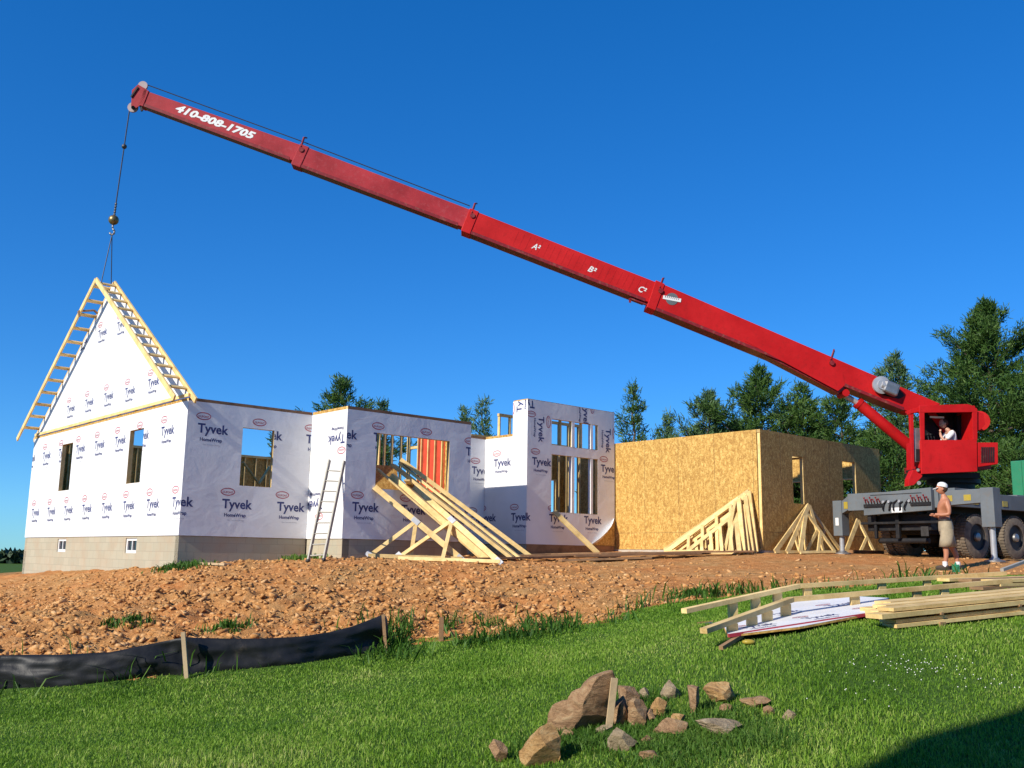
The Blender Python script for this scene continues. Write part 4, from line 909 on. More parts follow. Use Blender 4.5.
# moving group parts hang from the crane
secs = [((144, 90), (138, 103.5), (304, 146), (294, 161), .26, 'red_faded_lit', .13),
        ((300, 144.5), (291, 163), (474, 211), (463, 227), .33, 'red_faded_lit', .165),
        ((470, 209), (461, 229.5), (661, 284), (651, 303), .41, 'red', .205),
        ((656, 281), (647, 306), (941, 404), (912, 413), .50, 'red', .25)]
sec_objs = []
for i, (tl, bl, tr, brr, w, mt, off) in enumerate(secs):
    mb, c = boxsec(tl, bl, tr, brr, w, off)
    o = mb.build('boom_section', mt, ca, world=True, bevel=.012); sec_objs.append((o, c, off, w))
    if i < 3:
        # collar at the outer end
        pass
    # collar at tip end
    e = 9 if i else 5
    t = e/ (tr[0]-tl[0])
    L = XV(tl, tr, 0); R_ = XV(tl, tr, t); L2 = XV(bl, brr, 0); R2 = XV(bl, brr, t)
    cc = [onb(L[0], L[1]-1, off+.02), onb(L2[0], L2[1]+1, off+.02), onb(R2[0], R2[1]+1, off+.02), onb(R_[0], R_[1]-1, off+.02)]
    mb = MB(); mb.hexa(cc, [p-nP*(w+.04) for p in cc]); mb.build('collar', mt, o, world=True, bevel=.01)
    # side stiffener strip along the lower edge
    a0 = XV(bl, brr, .03); a1 = XV(bl, brr, .97)
    cc = [onb(a0[0], a0[1]-2.6, off+.008), onb(a0[0], a0[1]+.6, off+.008), onb(a1[0], a1[1]+.6, off+.008), onb(a1[0], a1[1]-2.6, off+.008)]
    mb = MB(); mb.hexa(cc, [p-nP*(w+.016) for p in cc]); mb.build('lower_flange', 'red_dark', o, world=True)
# vertical ribs on the third section
o, c, off, w = sec_objs[2]; tl, bl, tr, brr = secs[2][:4]; mb = MB()
for k in range(22):
    t = .26+k*.032; a = XV(tl, tr, t); b = XV(bl, brr, t); a2 = XV(a, b, .14); b2_ = XV(a, b, .8)
    p = onb(*a2, off+.001); q = onb(*b2_, off+.001); mb.beam(p, q, .035, .004, up=tuple(nP))
mb.build('pressed_rib', 'red', o, world=True)
# reinforced belly under the boom foot section
o3 = sec_objs[3][0]
pts = [(737, 341), (839, 393.5), (846, 388), (845, 379), (800, 362)]
cc = [onb(x, y, .20) for x, y in pts]; mb = MB(); mb.prism(cc, (0, 0, 0), tuple(-nP*.38)); mb.build('belly_plate', 'red_dark', o3, world=True, bevel=.01)
pts = [(745, 341), (838, 391), (845, 385), (843, 374), (800, 356)]
cc = [onb(x, y, .262) for x, y in pts]; mb = MB(); mb.prism(cc, (0, 0, 0), tuple(-nP*.02)); mb.build('side_plate', 'red', o3, world=True)
# lettering
def letter(s, p_left, p_right, hpx, off, parent, name='lettering', shear=.25, bold=.02, mat='white'):
    P, w = text2d(s, 1.0, bold, shear); hh = .73
    A = onb(*p_left, off+.007); Bq = onb(*p_right, off+.007); d = (Bq-A); k = np.linalg.norm(d)/w; d /= np.linalg.norm(d); up = np.cross(d, nP); up *= (1 if up[2] > 0 else -1)
    kz = hpx/FPX*A[1]/cos(PITCH)/hh; mb = MB()
    for q in P: mb.add([A+d*(x*k)+up*(y*kz) for x, y in q], [tuple(range(len(q)))])
    return mb.build(name, mat, parent, world=True)
letter('410-808-1705', (174.5, 110.5), (253.5, 139.5), 8.0, .13, sec_objs[0][0], bold=.045)
letter('A²', (531.5, 248), (539, 251), 6.5, .205, sec_objs[2][0]); letter('B²', (587, 270.5), (595, 274), 6.5, .205, sec_objs[2][0]); letter('C²', (637, 290.5), (645, 294), 6.5, .205, sec_objs[2][0])
# round emblem with a banner across it
c0 = onb(672, 299, .254); mb = MB(); mb.lathe([(0, .17), (.004, .17)], c0, nP, 28); mb.build('emblem', 'grey', o3, world=True)
mb = MB(); a_ = onb(663, 297, .262); b_ = onb(681, 300.5, .262); d = b_-a_; mb.beam(a_, b_, .004, .10, up=(0, 0, 1)); bn = mb.build('banner', 'white', o3, world=True)
mb = MB()
for k in range(8): q = a_+d*(.10+k*.105)+nP*.003; mb.beam(q, q+np.array([.02, 0, .05]), .004, .022, up=tuple(nP))
mb.build('banner_mark', 'red_dark', bn, world=True)
# small brackets along the top, hose bracket beneath
for i, (x, y) in enumerate([(301, 147), (472, 213), (660, 288), (831, 360)]):
    off = (.13, .165, .205, .25)[i]; so_ = sec_objs[min(i+1, 3) if i < 3 else 3][0]; off = (.185, .225, .27, .27)[i]; mb = MB()
    p = onb(x, y, off); q = onb(x+3, y-9.5, off-.12); mb.beam(p, q, .035, .05); mb.beam(q, q-nP*.14+np.array([.05, 0, .05]), .04, .04); mb.lathe([(0, .07), (.05, .07)], onb(x+.5, y+3, off-.02), nP, 10); mb.build('guide_bracket', 'red_dark', so_, world=True)
mb = MB(); mb.beam(onb(630, 298.5, .1), onb(648, 305, .1), .10, .05); mb.beam(onb(630, 298, .1), onb(630, 302.5, .1), .04, .06); mb.build('stop_bracket', 'red_dark', sec_objs[2][0], world=True)
# small bolts and dirt marks
# boom tip: head plates and sheaves
hd = sec_objs[0][0]
mb = MB()
for off in (.15, -.15):
    cc = [onb(x, y, off) for x, y in [(132, 90), (138, 84.5), (147, 89.5), (143, 103), (136, 108), (131, 106)]]; mb.prism(cc, (0, 0, 0), tuple(-nP*.02))
tipc = mb.build('tip_head', 'red_faded_lit', hd, world=True)
for (x, y), rr_ in (((143, 86), .13), ((133, 107.5), .14)):
    for off in (.07, -.07): mb = MB(); mb.lathe([(-.03, rr_), (-.012, rr_*.88), (.012, rr_*.88), (.03, rr_)], onb(x, y, off), nP, 24); mb.build('sheave', 'sheave_grey', tipc, world=True, smooth='auto')
mb = MB(); mb.tube(onb(133, 107.5, .2), onb(133, 107.5, -.2), .05, .05, 10); mb.beam(onb(138, 87, .17), onb(131, 97, .17), .03, .04); mb.beam(onb(140, 104, .1), onb(142, 111, .1), .05, .06); mb.build('sheave_pin', 'black', tipc, world=True)
# rope along the boom, hanging rope and headache ball
pkw = HW(-.22, pk_v, ZT+rs+.14); top = np.array([pkw[0], pkw[1], 0]); hx, hy = pkw[0]+.02, pkw[1]
rp = onb(129.5, 110, 0.); zt3 = rp[2]
ps = lambda z, f=0: np.array([rp[0]+(pkw[0]-rp[0])*((zt3-z)/(zt3-pkw[2])), rp[1]+(pkw[1]-rp[1])*((zt3-z)/(zt3-pkw[2])), z])
def z_at(ypx):
    lo, hi = pkw[2], zt3
    for _ in range(40):
        m = (lo+hi)/2; q = ps(m); d = q@fw; y = 384-FPX*(q@CU)/d
        if y < ypx: hi = m
        else: lo = m
    return m
zb3 = z_at(220)
mb = MB(); mb.tube(rp, ps(zb3+.15), .016, .016, 6); mb.tube(onb(145, 84, 0), onb(301, 141, 0), .014, .014, 6); mb.tube(onb(301, 141, 0), onb(470, 206, 0), .014, .014, 6); mb.tube(onb(129.5, 110, .0), onb(134, 103, 0), .016, .016, 6)
hr = mb.build('hoist_rope', 'cable', ca, world=True)
mb = MB(); mb.ball(ps(z_at(146.5)), .07, 8); mb.build('rope_stop', 'cable', hr, world=True, smooth=True)
mb = MB(); mb.ball(ps(zb3), .135, 12); mb.build('headache_ball', 'brass', ca, world=True, smooth=True)
mb = MB(); z = z_at(204); zz = z
while zz > zb3+.13: mb.ball(ps(zz), .035, 5, sc=(1, .6, 1.3)); zz -= .075
mb.build('swivel', 'cable', ca, world=True, smooth=True)
q = ps(zb3-.14); mb = MB(); pts = [q, q+np.array([0, 0, -.10]), q+np.array([.06, 0, -.17]), q+np.array([.05, 0, -.25]), q+np.array([-.02, 0, -.28]), q+np.array([-.07, 0, -.22])]; mb.path(pts, .025, 8); mb.build('hook', 'steel', ca, world=True, smooth=True)
hk = q+np.array([0, 0, -.28])
sg = MB(); sg.tube(hk, HW(-.30, pk_v+.03, ZT+rs+.06), .012, .012, 6); sg.tube(hk, HW(-.06, pk_v-.03, ZT+rs+.06), .012, .012, 6); tag(sg.build('lifting_sling', 'cable'), 'thin dark two legged sling between the crane hook and the gable peak', 'sling')

# winch drum block on the boom side
p = onb(888.5, 389, .27); d = (onb(897, 393, .27)-onb(880, 386, .27)); d /= np.linalg.norm(d); up = np.cross(d, nP); up *= (1 if up[2] > 0 else -1)
mb = MB(); mb.beam(p-d*.20+nP*.10, p+d*.22+nP*.10, .22, .34, up=tuple(up)); wnc = mb.build('winch', 'steel', o3, world=True, bevel=.05)
mb = MB(); mb.lathe([(-.02, .24), (.05, .24), (.07, .14), (.10, .13)], p-d*.24+nP*.06, nP, 24); mb.lathe([(0, .11), (.24, .11)], p-d*.02+nP*.1, -d, 16); mb.build('winch_flange', 'chrome', wnc, world=True, smooth='auto')
mb = MB(); mb.prism([onb(x, y, .256) for x, y in [(881, 395), (899, 399), (905, 396), (899, 389), (896, 400), (890, 403)]][:4], (0, 0, 0), tuple(nP*.004)); mb.build('dark_opening', 'black', o3, world=True)

# lift cylinder
ca0 = onb(843, 394, -.02); ca1 = onb(858, 403, -.02); ca2 = onb(913, 449, -.02)
mb = MB(); mb.tube(ca0, ca1+(ca2-ca1)*.05, .075, .075, 16); cyl = mb.build('cylinder_rod', 'chrome', ca, world=True, smooth='auto')
mb = MB(); mb.tube(ca1, ca2, .15, .15, 20); mb.tube(ca1-(ca2-ca1)*.02, ca1+(ca2-ca1)*.03, .165, .165, 20); mb.build('lift_cylinder', 'red', ca, world=True, smooth='auto')
mb = MB(); mb.lathe([(-.22, .10), (.22, .10)], ca0, nP, 14); mb.build('cylinder_pin', 'red', ca, world=True, smooth='auto')
# turntable
def tt(x, y, off): return onb(x, y, off)
C0 = np.array([P0[0], P0[1], 0])
mb = MB(); mb.lathe([(1.70, .62), (1.86, .62), (1.87, .52), (2.08, .52), (2.09, .66), (2.2, .66)], C0, (0, 0, 1), 40); mb.build('slew_ring', 'black', ca, world=True, smooth='auto')
# boom foot pivot housing, side cheeks behind the cab
mb = MB()
for off in (.34, -.30):
    cc = [onb(x, y, off) for x, y in [(922, 412), (976, 408), (978, 425), (972, 440), (972, 472), (922, 472)]]; mb.prism(cc, (0, 0, 0), tuple(-nP*.04))
mb.build('turret_cheek', 'red', ca, world=True)
mb = MB(); mb.tube(onb(979, 421, .40), onb(979, 421, -.34), .27, .27, 28); pv = mb.build('boom_pivot', 'red', ca, world=True, smooth='auto')
# operator cab, nearer to the camera
O1, O2 = 1.28, .42     # near and far faces
def cabp(x, y, off=O1): return onb(x, y, off)
def cpanel(pts, off, th, m='red', nm='cab_panel', parent=None, bv=.008):
    mb = MB(); mb.prism([onb(x, y, off) for x, y in pts], (0, 0, 0), tuple(-nP*th)); return mb.build(nm, m, parent or ca, world=True, bevel=bv)
cab = cpanel([(921, 440), (977, 440), (977.5, 471.5), (921.5, 474)], O1, .05, nm='cab_body')
cpanel([(919.5, 408.5), (924.5, 408.5), (924.8, 440), (921, 440)], O1, .05, nm='door_post', parent=cab)
cpanel([(972.5, 409), (977.5, 409), (977.5, 440), (973, 440)], O1, .05, nm='rear_post', parent=cab)
cpanel([(919.5, 405.5), (968, 404), (975, 406.5), (977.5, 412), (924.5, 412.6), (919.5, 412.6)], O1+.003, .06, nm='roof_edge', parent=cab)
# far side wall with window, floor, roof, rear and front
mb = MB(); f1 = [onb(x, y, O1-.06) for x, y in [(921, 470), (977, 469)]]; f2 = [p-nP*(O1-O2) for p in f1]
mb.hexa([f1[0], f1[1], f2[1], f2[0]], [p+np.array([0, 0, .06]) for p in (f1[0], f1[1], f2[1], f2[0])]); mb.build('cab_floor', 'black', cab, world=True)
mb = MB(); f1 = [onb(x, y, O1-.06) for x, y in [(920, 408.5), (975, 407.5)]]; f2 = [p-nP*(O1-O2) for p in f1]; mb.hexa([f1[0], f1[1], f2[1], f2[0]], [p+np.array([0, 0, .05]) for p in (f1[0], f1[1], f2[1], f2[0])]); mb.build('cab_roof', 'red', cab, world=True)
cpanel([(973, 408), (977, 408), (977, 470), (973, 470)], O1-.06, O1-O2, nm='cab_back', parent=cab)
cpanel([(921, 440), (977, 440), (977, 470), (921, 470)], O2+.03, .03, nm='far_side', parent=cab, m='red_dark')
cpanel([(919.5, 408), (923, 408), (924, 440), (921, 440)], O2+.03, .04, nm='far_post', parent=cab)
cpanel([(921, 440), (924, 440), (924, 470), (921.5, 470)], O1-.06, O1-O2, nm='cab_front', parent=cab)
mb = MB(); mb.beam(onb(930, 417, .9), onb(944, 417.5, .9), .01, .05); mb.build('visor_strip', 'white', cab, world=True)
# machinery seen through the cab: dark bulkhead
cpanel([(925, 412), (972, 412), (972, 440), (925, 440)], O2-.04, .02, nm='bulkhead', parent=cab, m='black')
cpanel([(928, 413), (936, 413), (957, 440), (949, 440)], O2+.02, .03, nm='cab_stay', parent=cab, m='red')
cpanel([(957, 416), (963, 414), (967, 440), (960, 440)], .62, .30, nm='seat_back', parent=cab, m='black')
mb = MB(); q = onb(952, 452, .95); mb.box(q[0]-.25, q[0]+.25, q[1]-.05, q[1]+.45, q[2]-.1, q[2]+.02); mb.build('operator_seat', 'black', cab, world=True, bevel=.02)
for k in range(3): mb = MB(); q = onb(931+k*3, 452, .8-.1*k); mb.tube(q, q+np.array([-.06, 0, .45]), .014, .012, 6); mb.ball(q+np.array([-.06, 0, .46]), .03, 6); mb.build('lever', 'black', cab, world=True, smooth=True)
# front ladder post assembly left of the cab
cpanel([(910, 412), (913.5, 412), (914.5, 468), (912, 470)], O1-.1, .10, nm='front_post', m='red')
cpanel([(910, 409.5), (921, 406.5), (921, 411), (910, 414)], O1-.08, .2, nm='front_crossbar')
cpanel([(914.6, 428), (920.5, 428), (920.5, 462), (915.5, 462)], O1-.14, .25, nm='hydraulic_box', m='steel')
cpanel([(916, 449), (920, 449), (920, 461), (916, 461)], O1-.12, .015, nm='grille', m='black')
cpanel([(913, 470), (925, 468), (922, 477), (914, 485), (908.5, 486), (909, 479)], O1-.05, .25, nm='cylinder_foot')
mb = MB(); mb.tube(onb(919, 483, O1-.03), onb(919, 483, O1-.3), .05, .05, 10); mb.tube(onb(918, 470, O1-.0), onb(918, 470, O1-.1), .04, .04, 10); mb.build('bolt', 'steel', ca, world=True)
mb = MB(); mb.beam(onb(917, 468.5, .35), onb(976, 468.5, .35), 1.5, .16); mb.build('turret_floor', 'red_dark', ca, world=True)
mb = MB(); mb.beam(onb(913, 476, .5), onb(970, 477, .5), 1.0, .14); mb.build('turret_base', 'black', ca, world=True)
# rear engine box with grille
eb = cpanel([(977.8, 442.5), (998, 442.5), (998, 464), (977.8, 467)], O1-.03, 1.3, nm='engine_box', m='red')
cpanel([(981, 447), (994.5, 447), (994.5, 462), (981, 463)], O1-.02, .012, nm='grille', m='red_dark', parent=eb, bv=0)
mb = MB()
for k in range(7): mb.beam(onb(982+k*1.9, 447, O1-.008), onb(982+k*1.9, 462, O1-.008), .02, .012, up=tuple(nP))
mb.build('grille_bar', 'black', eb, world=True)
cpanel([(976, 411), (983.5, 413.5), (985, 424), (980.5, 430), (976, 430)], O1-.05, .35, nm='counterweight', m='red')

# ================================================================== PEOPLE
def skin_body(name, chains, mat, parent=None, sub=2, loc=None, world=None):
    """chains: lists of (co, radius); shared points (same tuple) are merged; the first point is the root"""
    V, R, E, key = [], [], [], {}
    def vid(co, r):
        k = tuple(round(c, 4) for c in co)
        if k not in key: key[k] = len(V); V.append(k); R.append(r)
        return key[k]
    for ch in chains:
        ids = [vid(c, r) for c, r in ch]
        E += [(a, b) for a, b in zip(ids[:-1], ids[1:])]
    me = bpy.data.meshes.new(name); me.from_pydata(V, E, []); o = bpy.data.objects.new(name, me); COL.objects.link(o)
    sk = o.modifiers.new('skin', 'SKIN'); sk.use_smooth_shade = True
    for i, r in enumerate(R): me.skin_vertices[0].data[i].radius = (r if isinstance(r, tuple) else (r, r)); me.skin_vertices[0].data[i].use_root = (i == 0)
    sb = o.modifiers.new('sub', 'SUBSURF'); sb.levels = sub; sb.render_levels = sub
    dg = bpy.context.evaluated_depsgraph_get(); ev = o.evaluated_get(dg); m2 = bpy.data.meshes.new_from_object(ev); bpy.data.objects.remove(o); bpy.data.meshes.remove(me)
    V = [tuple(v.co) for v in m2.vertices]; F = [tuple(p.vertices) for p in m2.polygons]; bpy.data.meshes.remove(m2)
    return V, F
def hand(wr, d, palm_n, side, curl=.5, L=.17):
    """five separate fingers: palm from wr along d; palm_n = palm normal, side = towards the thumb"""
    wr, d, n, s = (np.array(v, float) for v in (wr, d, palm_n, side)); out = []
    out.append([(tuple(wr), .026), (tuple(wr+d*.045), (.036, .018) ), (tuple(wr+d*.085), (.034, .014))])
    for k, (off, ln) in enumerate(((.030, .070), (.010, .078), (-.010, .073), (-.029, .058))):
        b = wr+d*.085+s*off; a = curl; p1 = b+(d*cos(a*.5)+n*sin(a*.5))*ln*.45; p2 = p1+(d*cos(a*1.3)+n*sin(a*1.3))*ln*.32; p3 = p2+(d*cos(a*2)+n*sin(a*2))*ln*.25
        out.append([(tuple(wr+d*.06+s*off*.8), .010), (tuple(b), .0095), (tuple(p1), .009), (tuple(p2), .008), (tuple(p3), .0065)])
    b = wr+d*.03+s*.03; p1 = b+(d*.6+s*.7+n*.2)*.035; p2 = p1+(d*.85+s*.25+n*.35)*.035; p3 = p2+(d*.9+n*.4)*.022
    out.append([(tuple(wr+d*.02+s*.015), .012), (tuple(b), .012), (tuple(p1), .011), (tuple(p2), .010), (tuple(p3), .008)]); return out
def head_mesh(mb, c, f, up=(0, 0, 1), s=1.0, m=0):
    """ellipsoid skull shaped with a brow, nose, mouth, chin and ears; f = facing direction"""
    c = np.array(c, float); f = np.array(f, float); f /= np.linalg.norm(f); up = np.array(up, float); l = np.cross(up, f); l /= np.linalg.norm(l); up = np.cross(f, l)
    n, k = 22, 32; V = []
    for j in range(n+1):
        ph = pi*j/n; z = -cos(ph); q = max(sin(ph), 1e-3)
        for i in range(k):
            a = 2*pi*i/k; x = cos(a)*q; y = sin(a)*q
            X = x*.098; Y = y*.076; Zc = z*.118
            if x > 0: X -= .010*np.exp(-((z-.12)/.12)**2)*(abs(y) > .18)*(abs(y) < .6)      # eye sockets
            if z < -.25: Y *= 1-.34*(-z-.25); X = X*(1-.12*(-z-.25)) + (.012 if x > .3 else -.0)*(-z)
            nose = np.exp(-(y/.15)**2)*np.exp(-((z+.12)/.22)**2)*(x > 0); X += .026*nose
            lip = np.exp(-(y/.32)**2)*np.exp(-((z+.50)/.06)**2)*(x > 0); X += .007*lip
            X -= .006*np.exp(-(y/.30)**2)*np.exp(-((z+.57)/.03)**2)*(x > 0)
            V.append(c+(f*X+l*Y+up*Zc)*s)
    F = [(j*k+i, j*k+(i+1) % k, (j+1)*k+(i+1) % k, (j+1)*k+i) for j in range(n) for i in range(k)]
    mb.add(V, F, m)
    for sg in (1, -1):
        mb.ball(c+(l*sg*.078-f*.006-up*.012)*s, .030*s, 6, m, sc=(.9, .45, 1.1))
        mb.ball(c+(f*.083+l*sg*.031+up*.010)*s, .0105*s, 5, m+1)
    return f, l, up
def add_mesh(mb, VF, m=0, M=None):
    V, F = VF
    if M is not None: V = [tuple(M @ Vector(v)) for v in V]
    mb.add(V, F, m)
def person_standing():
    g = gpt(947, 569.5); bz = s1(g[0], g[1]); t = thing('person', 'shirtless man in white cap and khaki shorts standing by the crane, hands held forward', 'person', (g[0], g[1], bz), radians(-15))
    # local: faces -X, right side towards camera (-Y)
    hipR, hipL = (.02, -.10, .93), (.02, .10, .93); pel = (.02, 0, .97)
    ch = [[(pel, (.105, .140)), ((.00, 0, 1.10), (.092, .128)), ((.0, 0, 1.24), (.105, .145)), ((.03, 0, 1.38), (.105, .155)), ((.045, 0, 1.46), (.085, .12)), ((.03, 0, 1.52), .062), ((.01, 0, 1.60), .055)],
          [(pel, .14), (hipL, .108), ((-.02, .13, .52), .064), ((.10, .15, .50), .0)][:3],
          ]
    legs = []
    for y, kx, fx in ((-.10, -.03, -.05), (.10, .12, .24)):
        legs.append([(pel, (.105, .140)), ((.02, y, .88), .100), ((kx*.6, y*1.15, .70), .085), ((kx, y*1.25, .50), .060), ((kx*.5+fx*.5+.03, y*1.3, .34), .058), ((fx, y*1.3, .10), .038), ((fx, y*1.3, .05), .040)])
    arms = []
    shR, shL = (.045, -.185, 1.39), (.045, .185, 1.39)
    arms.append([((.03, 0, 1.38), (.105, .155)), (shR, .072), ((.075, -.225, 1.28), .052), ((.075, -.235, 1.15), .043), ((-.06, -.20, 1.135), .042), ((-.20, -.13, 1.15), .027)])
    arms.append([((.03, 0, 1.38), (.105, .155)), (shL, .072), ((.06, .22, 1.27), .052), ((.045, .22, 1.15), .043), ((-.08, .15, 1.12), .042), ((-.20, .04, 1.13), .027)])
    mb = MB(); add_mesh(mb, skin_body('b', ch[:1]+legs+arms, 'skin'))
    add_mesh(mb, skin_body('h', hand((-.20, -.13, 1.15), (-.93, .30, .1), (.1, .6, .0), (0, .1, 1), .7), 'skin', sub=1)); add_mesh(mb, skin_body('h', hand((-.20, .04, 1.13), (-.97, -.2, .1), (0, -.6, .1), (0, 0, 1), .7), 'skin', sub=1))
    head_mesh(mb, (-.015, 0, 1.70), (-1, -.05, -.28))
    mb.build('body', ['skin', 'hair'], t, smooth=True)
    hb = MB(); hb.ball((.02, 0, 1.715), .097, 10, sc=(1.02, .84, 1.05)); hb.build('hair', 'hair', t, smooth=True)
    cp = MB(); n = 24; prof = [(.0, .108), (.045, .106), (.075, .090), (.098, .055), (.108, .01)]; axd = np.array([.25, 0, 1]); 
    cp.lathe(prof, (.005, 0, 1.735), axd, n)
    pts = [(-.085, -.075, 1.718), (-.15, -.06, 1.695), (-.185, 0, 1.685), (-.15, .06, 1.695), (-.085, .075, 1.718)]; cp.prism(pts, (0, 0, 0), (0, 0, .012)); cp.build('cap', 'cloth_white', t, smooth='auto')
    # shorts: two flared legs joined at the hips
    def ringp(c, rx, ry, n=28): return [(c[0]+rx*cos(2*pi*i/n), c[1]+ry*sin(2*pi*i/n), c[2]) for i in range(n)]
    sh = MB(); rngs = [ringp((.02, 0, 1.03), .128, .170), ringp((.025, 0, .97), .140, .185), ringp((.03, 0, .88), .150, .198), ringp((.03, 0, .80), .145, .20)]
    V = [p for q in rngs for p in q]; n = 28; F = [(j*n+i, j*n+(i+1) % n, (j+1)*n+(i+1) % n, (j+1)*n+i) for j in range(3) for i in range(n)]; sh.add(V, F)
    for y, kx in ((-.105, -.02), (.105, .10)):
        rngs = [ringp((.03, y, .84), .135, .098, 20), ringp((.03+kx*.3, y*1.08, .72), .135, .105, 20), ringp((.02+kx*.7, y*1.15, .60), .132, .108, 20), ringp((.01+kx, y*1.22, .47), .136, .112, 20), ringp((.01+kx, y*1.22, .475), .120, .098, 20), ringp((.02+kx*.7, y*1.15, .60), .118, .095, 20)]
        V = [(a+.006*sin(31*a+17*b+9*c), b+.006*sin(23*a+c*27), c) for q in rngs for a, b, c in q]; n = 20; F = [(j*n+i, j*n+(i+1) % n, (j+1)*n+(i+1) % n, (j+1)*n+i) for j in range(5) for i in range(n)]; sh.add(V, F)
    sho = sh.build('shorts', 'khaki', t, smooth=True)
    bl = MB(); bl.lathe([(0, 1), (.001, 1)], (0, 0, 0), (0, 0, 1), 3) if 0 else None
    q0, q1 = ringp((.02, 0, 1.01), .134, .176), ringp((.02, 0, 1.045), .133, .174); bl.add(q0+q1, [(i, (i+1) % 28, 28+(i+1) % 28, 28+i) for i in range(28)]); bl.build('belt', 'belt', t, smooth=True)
    for y, fx in ((-.13, -.05), (.13, .24)):
        so2 = MB(); so2.tube((fx, y, .06), (fx, y, .17), .052, .050, 14); so2.build('sock', 'cloth_white', t, smooth='auto')
        s_ = MB(); s_.ball((fx-.055, y, .045), .055, 10, sc=(2.6, .95, .85)); s_.box(fx-.19, fx+.085, y-.045, y+.045, 0, .022); s_.ball((fx+.01, y, .065), .052, 8, sc=(1.25, 1, 1)); s_.build('shoe', 'shoe', t, smooth='auto')
person_standing()
def person_seated():
    q = onb(952, 452, .88); t = thing('person', 'crane operator in a white shirt seated in the red cab, hand raised to his face', 'person', (q[0], q[1], q[2]+.02), 0)
    pel = (.05, 0, .10)
    ch = [[(pel, (.15, .11)), ((.02, 0, .25), (.14, .10)), ((-.03, 0, .42), (.165, .11)), ((-.05, 0, .52), (.11, .08)), ((-.09, 0, .575), .055), ((-.13, 0, .62), .052)]]
    for y in (-.11, .11): ch.append([(pel, .14), ((-.02, y, .09), .09), ((-.36, y*1.3, .12), .07), ((-.42, y*1.3, -.10), .055), ((-.45, y*1.3, -.30), .042)])
    aR = [((-.03, 0, .42), (.165, .11)), ((-.04, -.19, .47), .072), ((-.17, -.21, .33), .052), ((-.26, -.18, .24), .043), ((-.32, -.12, .38), .036), ((-.31, -.07, .49), .027)]
    aL = [((-.03, 0, .42), (.165, .11)), ((-.04, .19, .47), .072), ((-.12, .22, .32), .052), ((-.22, .22, .22), .043), ((-.36, .15, .22), .036), ((-.42, .12, .23), .027)]
    mb = MB(); add_mesh(mb, skin_body('b', ch+[aR, aL], 'skin_light'))
    add_mesh(mb, skin_body('h', hand((-.31, -.07, .49), (.25, .2, .93), (1, 0, 0), (0, 1, 0), .8), 'skin', sub=1)); add_mesh(mb, skin_body('h', hand((-.42, .12, .23), (-.9, -.2, -.1), (0, 0, -1), (0, -1, 0), .7), 'skin', sub=1))
    head_mesh(mb, (-.19, 0, .72), (-1, -.15, -.35)); mb.build('body', ['skin_light', 'hair'], t, smooth=True)
    hb = MB(); hb.ball((-.155, 0, .745), .099, 10, sc=(1.02, .84, 1.0)); hb.build('hair', 'hair', t, smooth=True)
    ch2 = [[(pel, (.165, .125)), ((.02, 0, .25), (.16, .12)), ((-.03, 0, .42), (.185, .13)), ((-.05, 0, .52), (.12, .09))]]
    for a in (aR, aL): ch2.append([(a[0][0], (.185, .13)), (a[1][0], .088), (a[2][0], .07), (tuple(np.array(a[2][0])*.5+np.array(a[3][0])*.5), .062)])
    sh = MB(); add_mesh(sh, skin_body('s', ch2, 'cloth_white')); sh.build('shirt', 'cloth_white', t, smooth=True)
    ch3 = [[(pel, (.165, .125)), ((-.02, y, .09), .105), ((-.36, y*1.3, .12), .085), ((-.42, y*1.3, -.10), .07), ((-.45, y*1.3, -.28), .062)] for y in (-.11, .11)]
    tr = MB(); add_mesh(tr, skin_body('s', ch3, 'denim')); tr.build('trousers', 'denim', t, smooth=True)
    for y in (-.143, .143): s_ = MB(); s_.ball((-.50, y, -.33), .05, 8, sc=(2.2, .9, .8)); s_.build('shoe', 'shoe', t, smooth=True)
person_seated()
# ================================================================== TIMBER LEANING ON THE HOUSE
def onplane_v(px, py, v, dv=0): u, z = onv(px, py, v); return HW(u, v, z)
def gp3(px, py, lift=.0): p = gpt(px, py); return np.array([p[0], p[1], s1(p[0], p[1])+lift])
def plank(name, p, q, w, h, up, label, group=None, mat='lumber', cat='board'):
    mb = MB(); mb.beam(p, q, w, h, up=up, m=0); o = mb.build(name, mat); recenter(o); return tag(o, label, cat, group)
nf = -DV                      # out of the front walls
def truss(label, members, gus, cat='roof truss', group=None, th=.04, dep=.09, nrm=None, loc=None):
    """members: (name, p, q, depth)"""
    allp = np.array([p for m in members for p in m[1:3]]); b = allp.mean(0); b[2] = allp[:, 2].min()
    t = thing('roof_truss', label, cat, tuple(b), 0, group); nrm = np.array(nrm, float)
    for k, (nm, p, q, d) in enumerate(members):
        d_ = np.array(q)-np.array(p); upv = np.cross(nrm, d_); upv /= np.linalg.norm(upv); off = nrm*(.0015*k)
        mb = MB(); mb.beam(np.array(p)+off, np.array(q)+off, th if nm != 'web' else th*.93, d, up=tuple(upv)); mb.build(nm, 'lumber', t, world=True)
    for g in gus:
        mb = MB(); g = np.array(g)
        d_ = np.array(members[0][2])-np.array(members[0][1]); d_ /= np.linalg.norm(d_); u_ = np.cross(nrm, d_); u_ /= np.linalg.norm(u_)
        for s in (1, -1): mb.beam(g+nrm*s*(th/2+.012)-d_*.11, g+nrm*s*(th/2+.012)+d_*.09, .003, .12, up=tuple(u_))
        mb.build('gusset_plate', 'gusset', t, world=True)
    return t
VF = -1.57
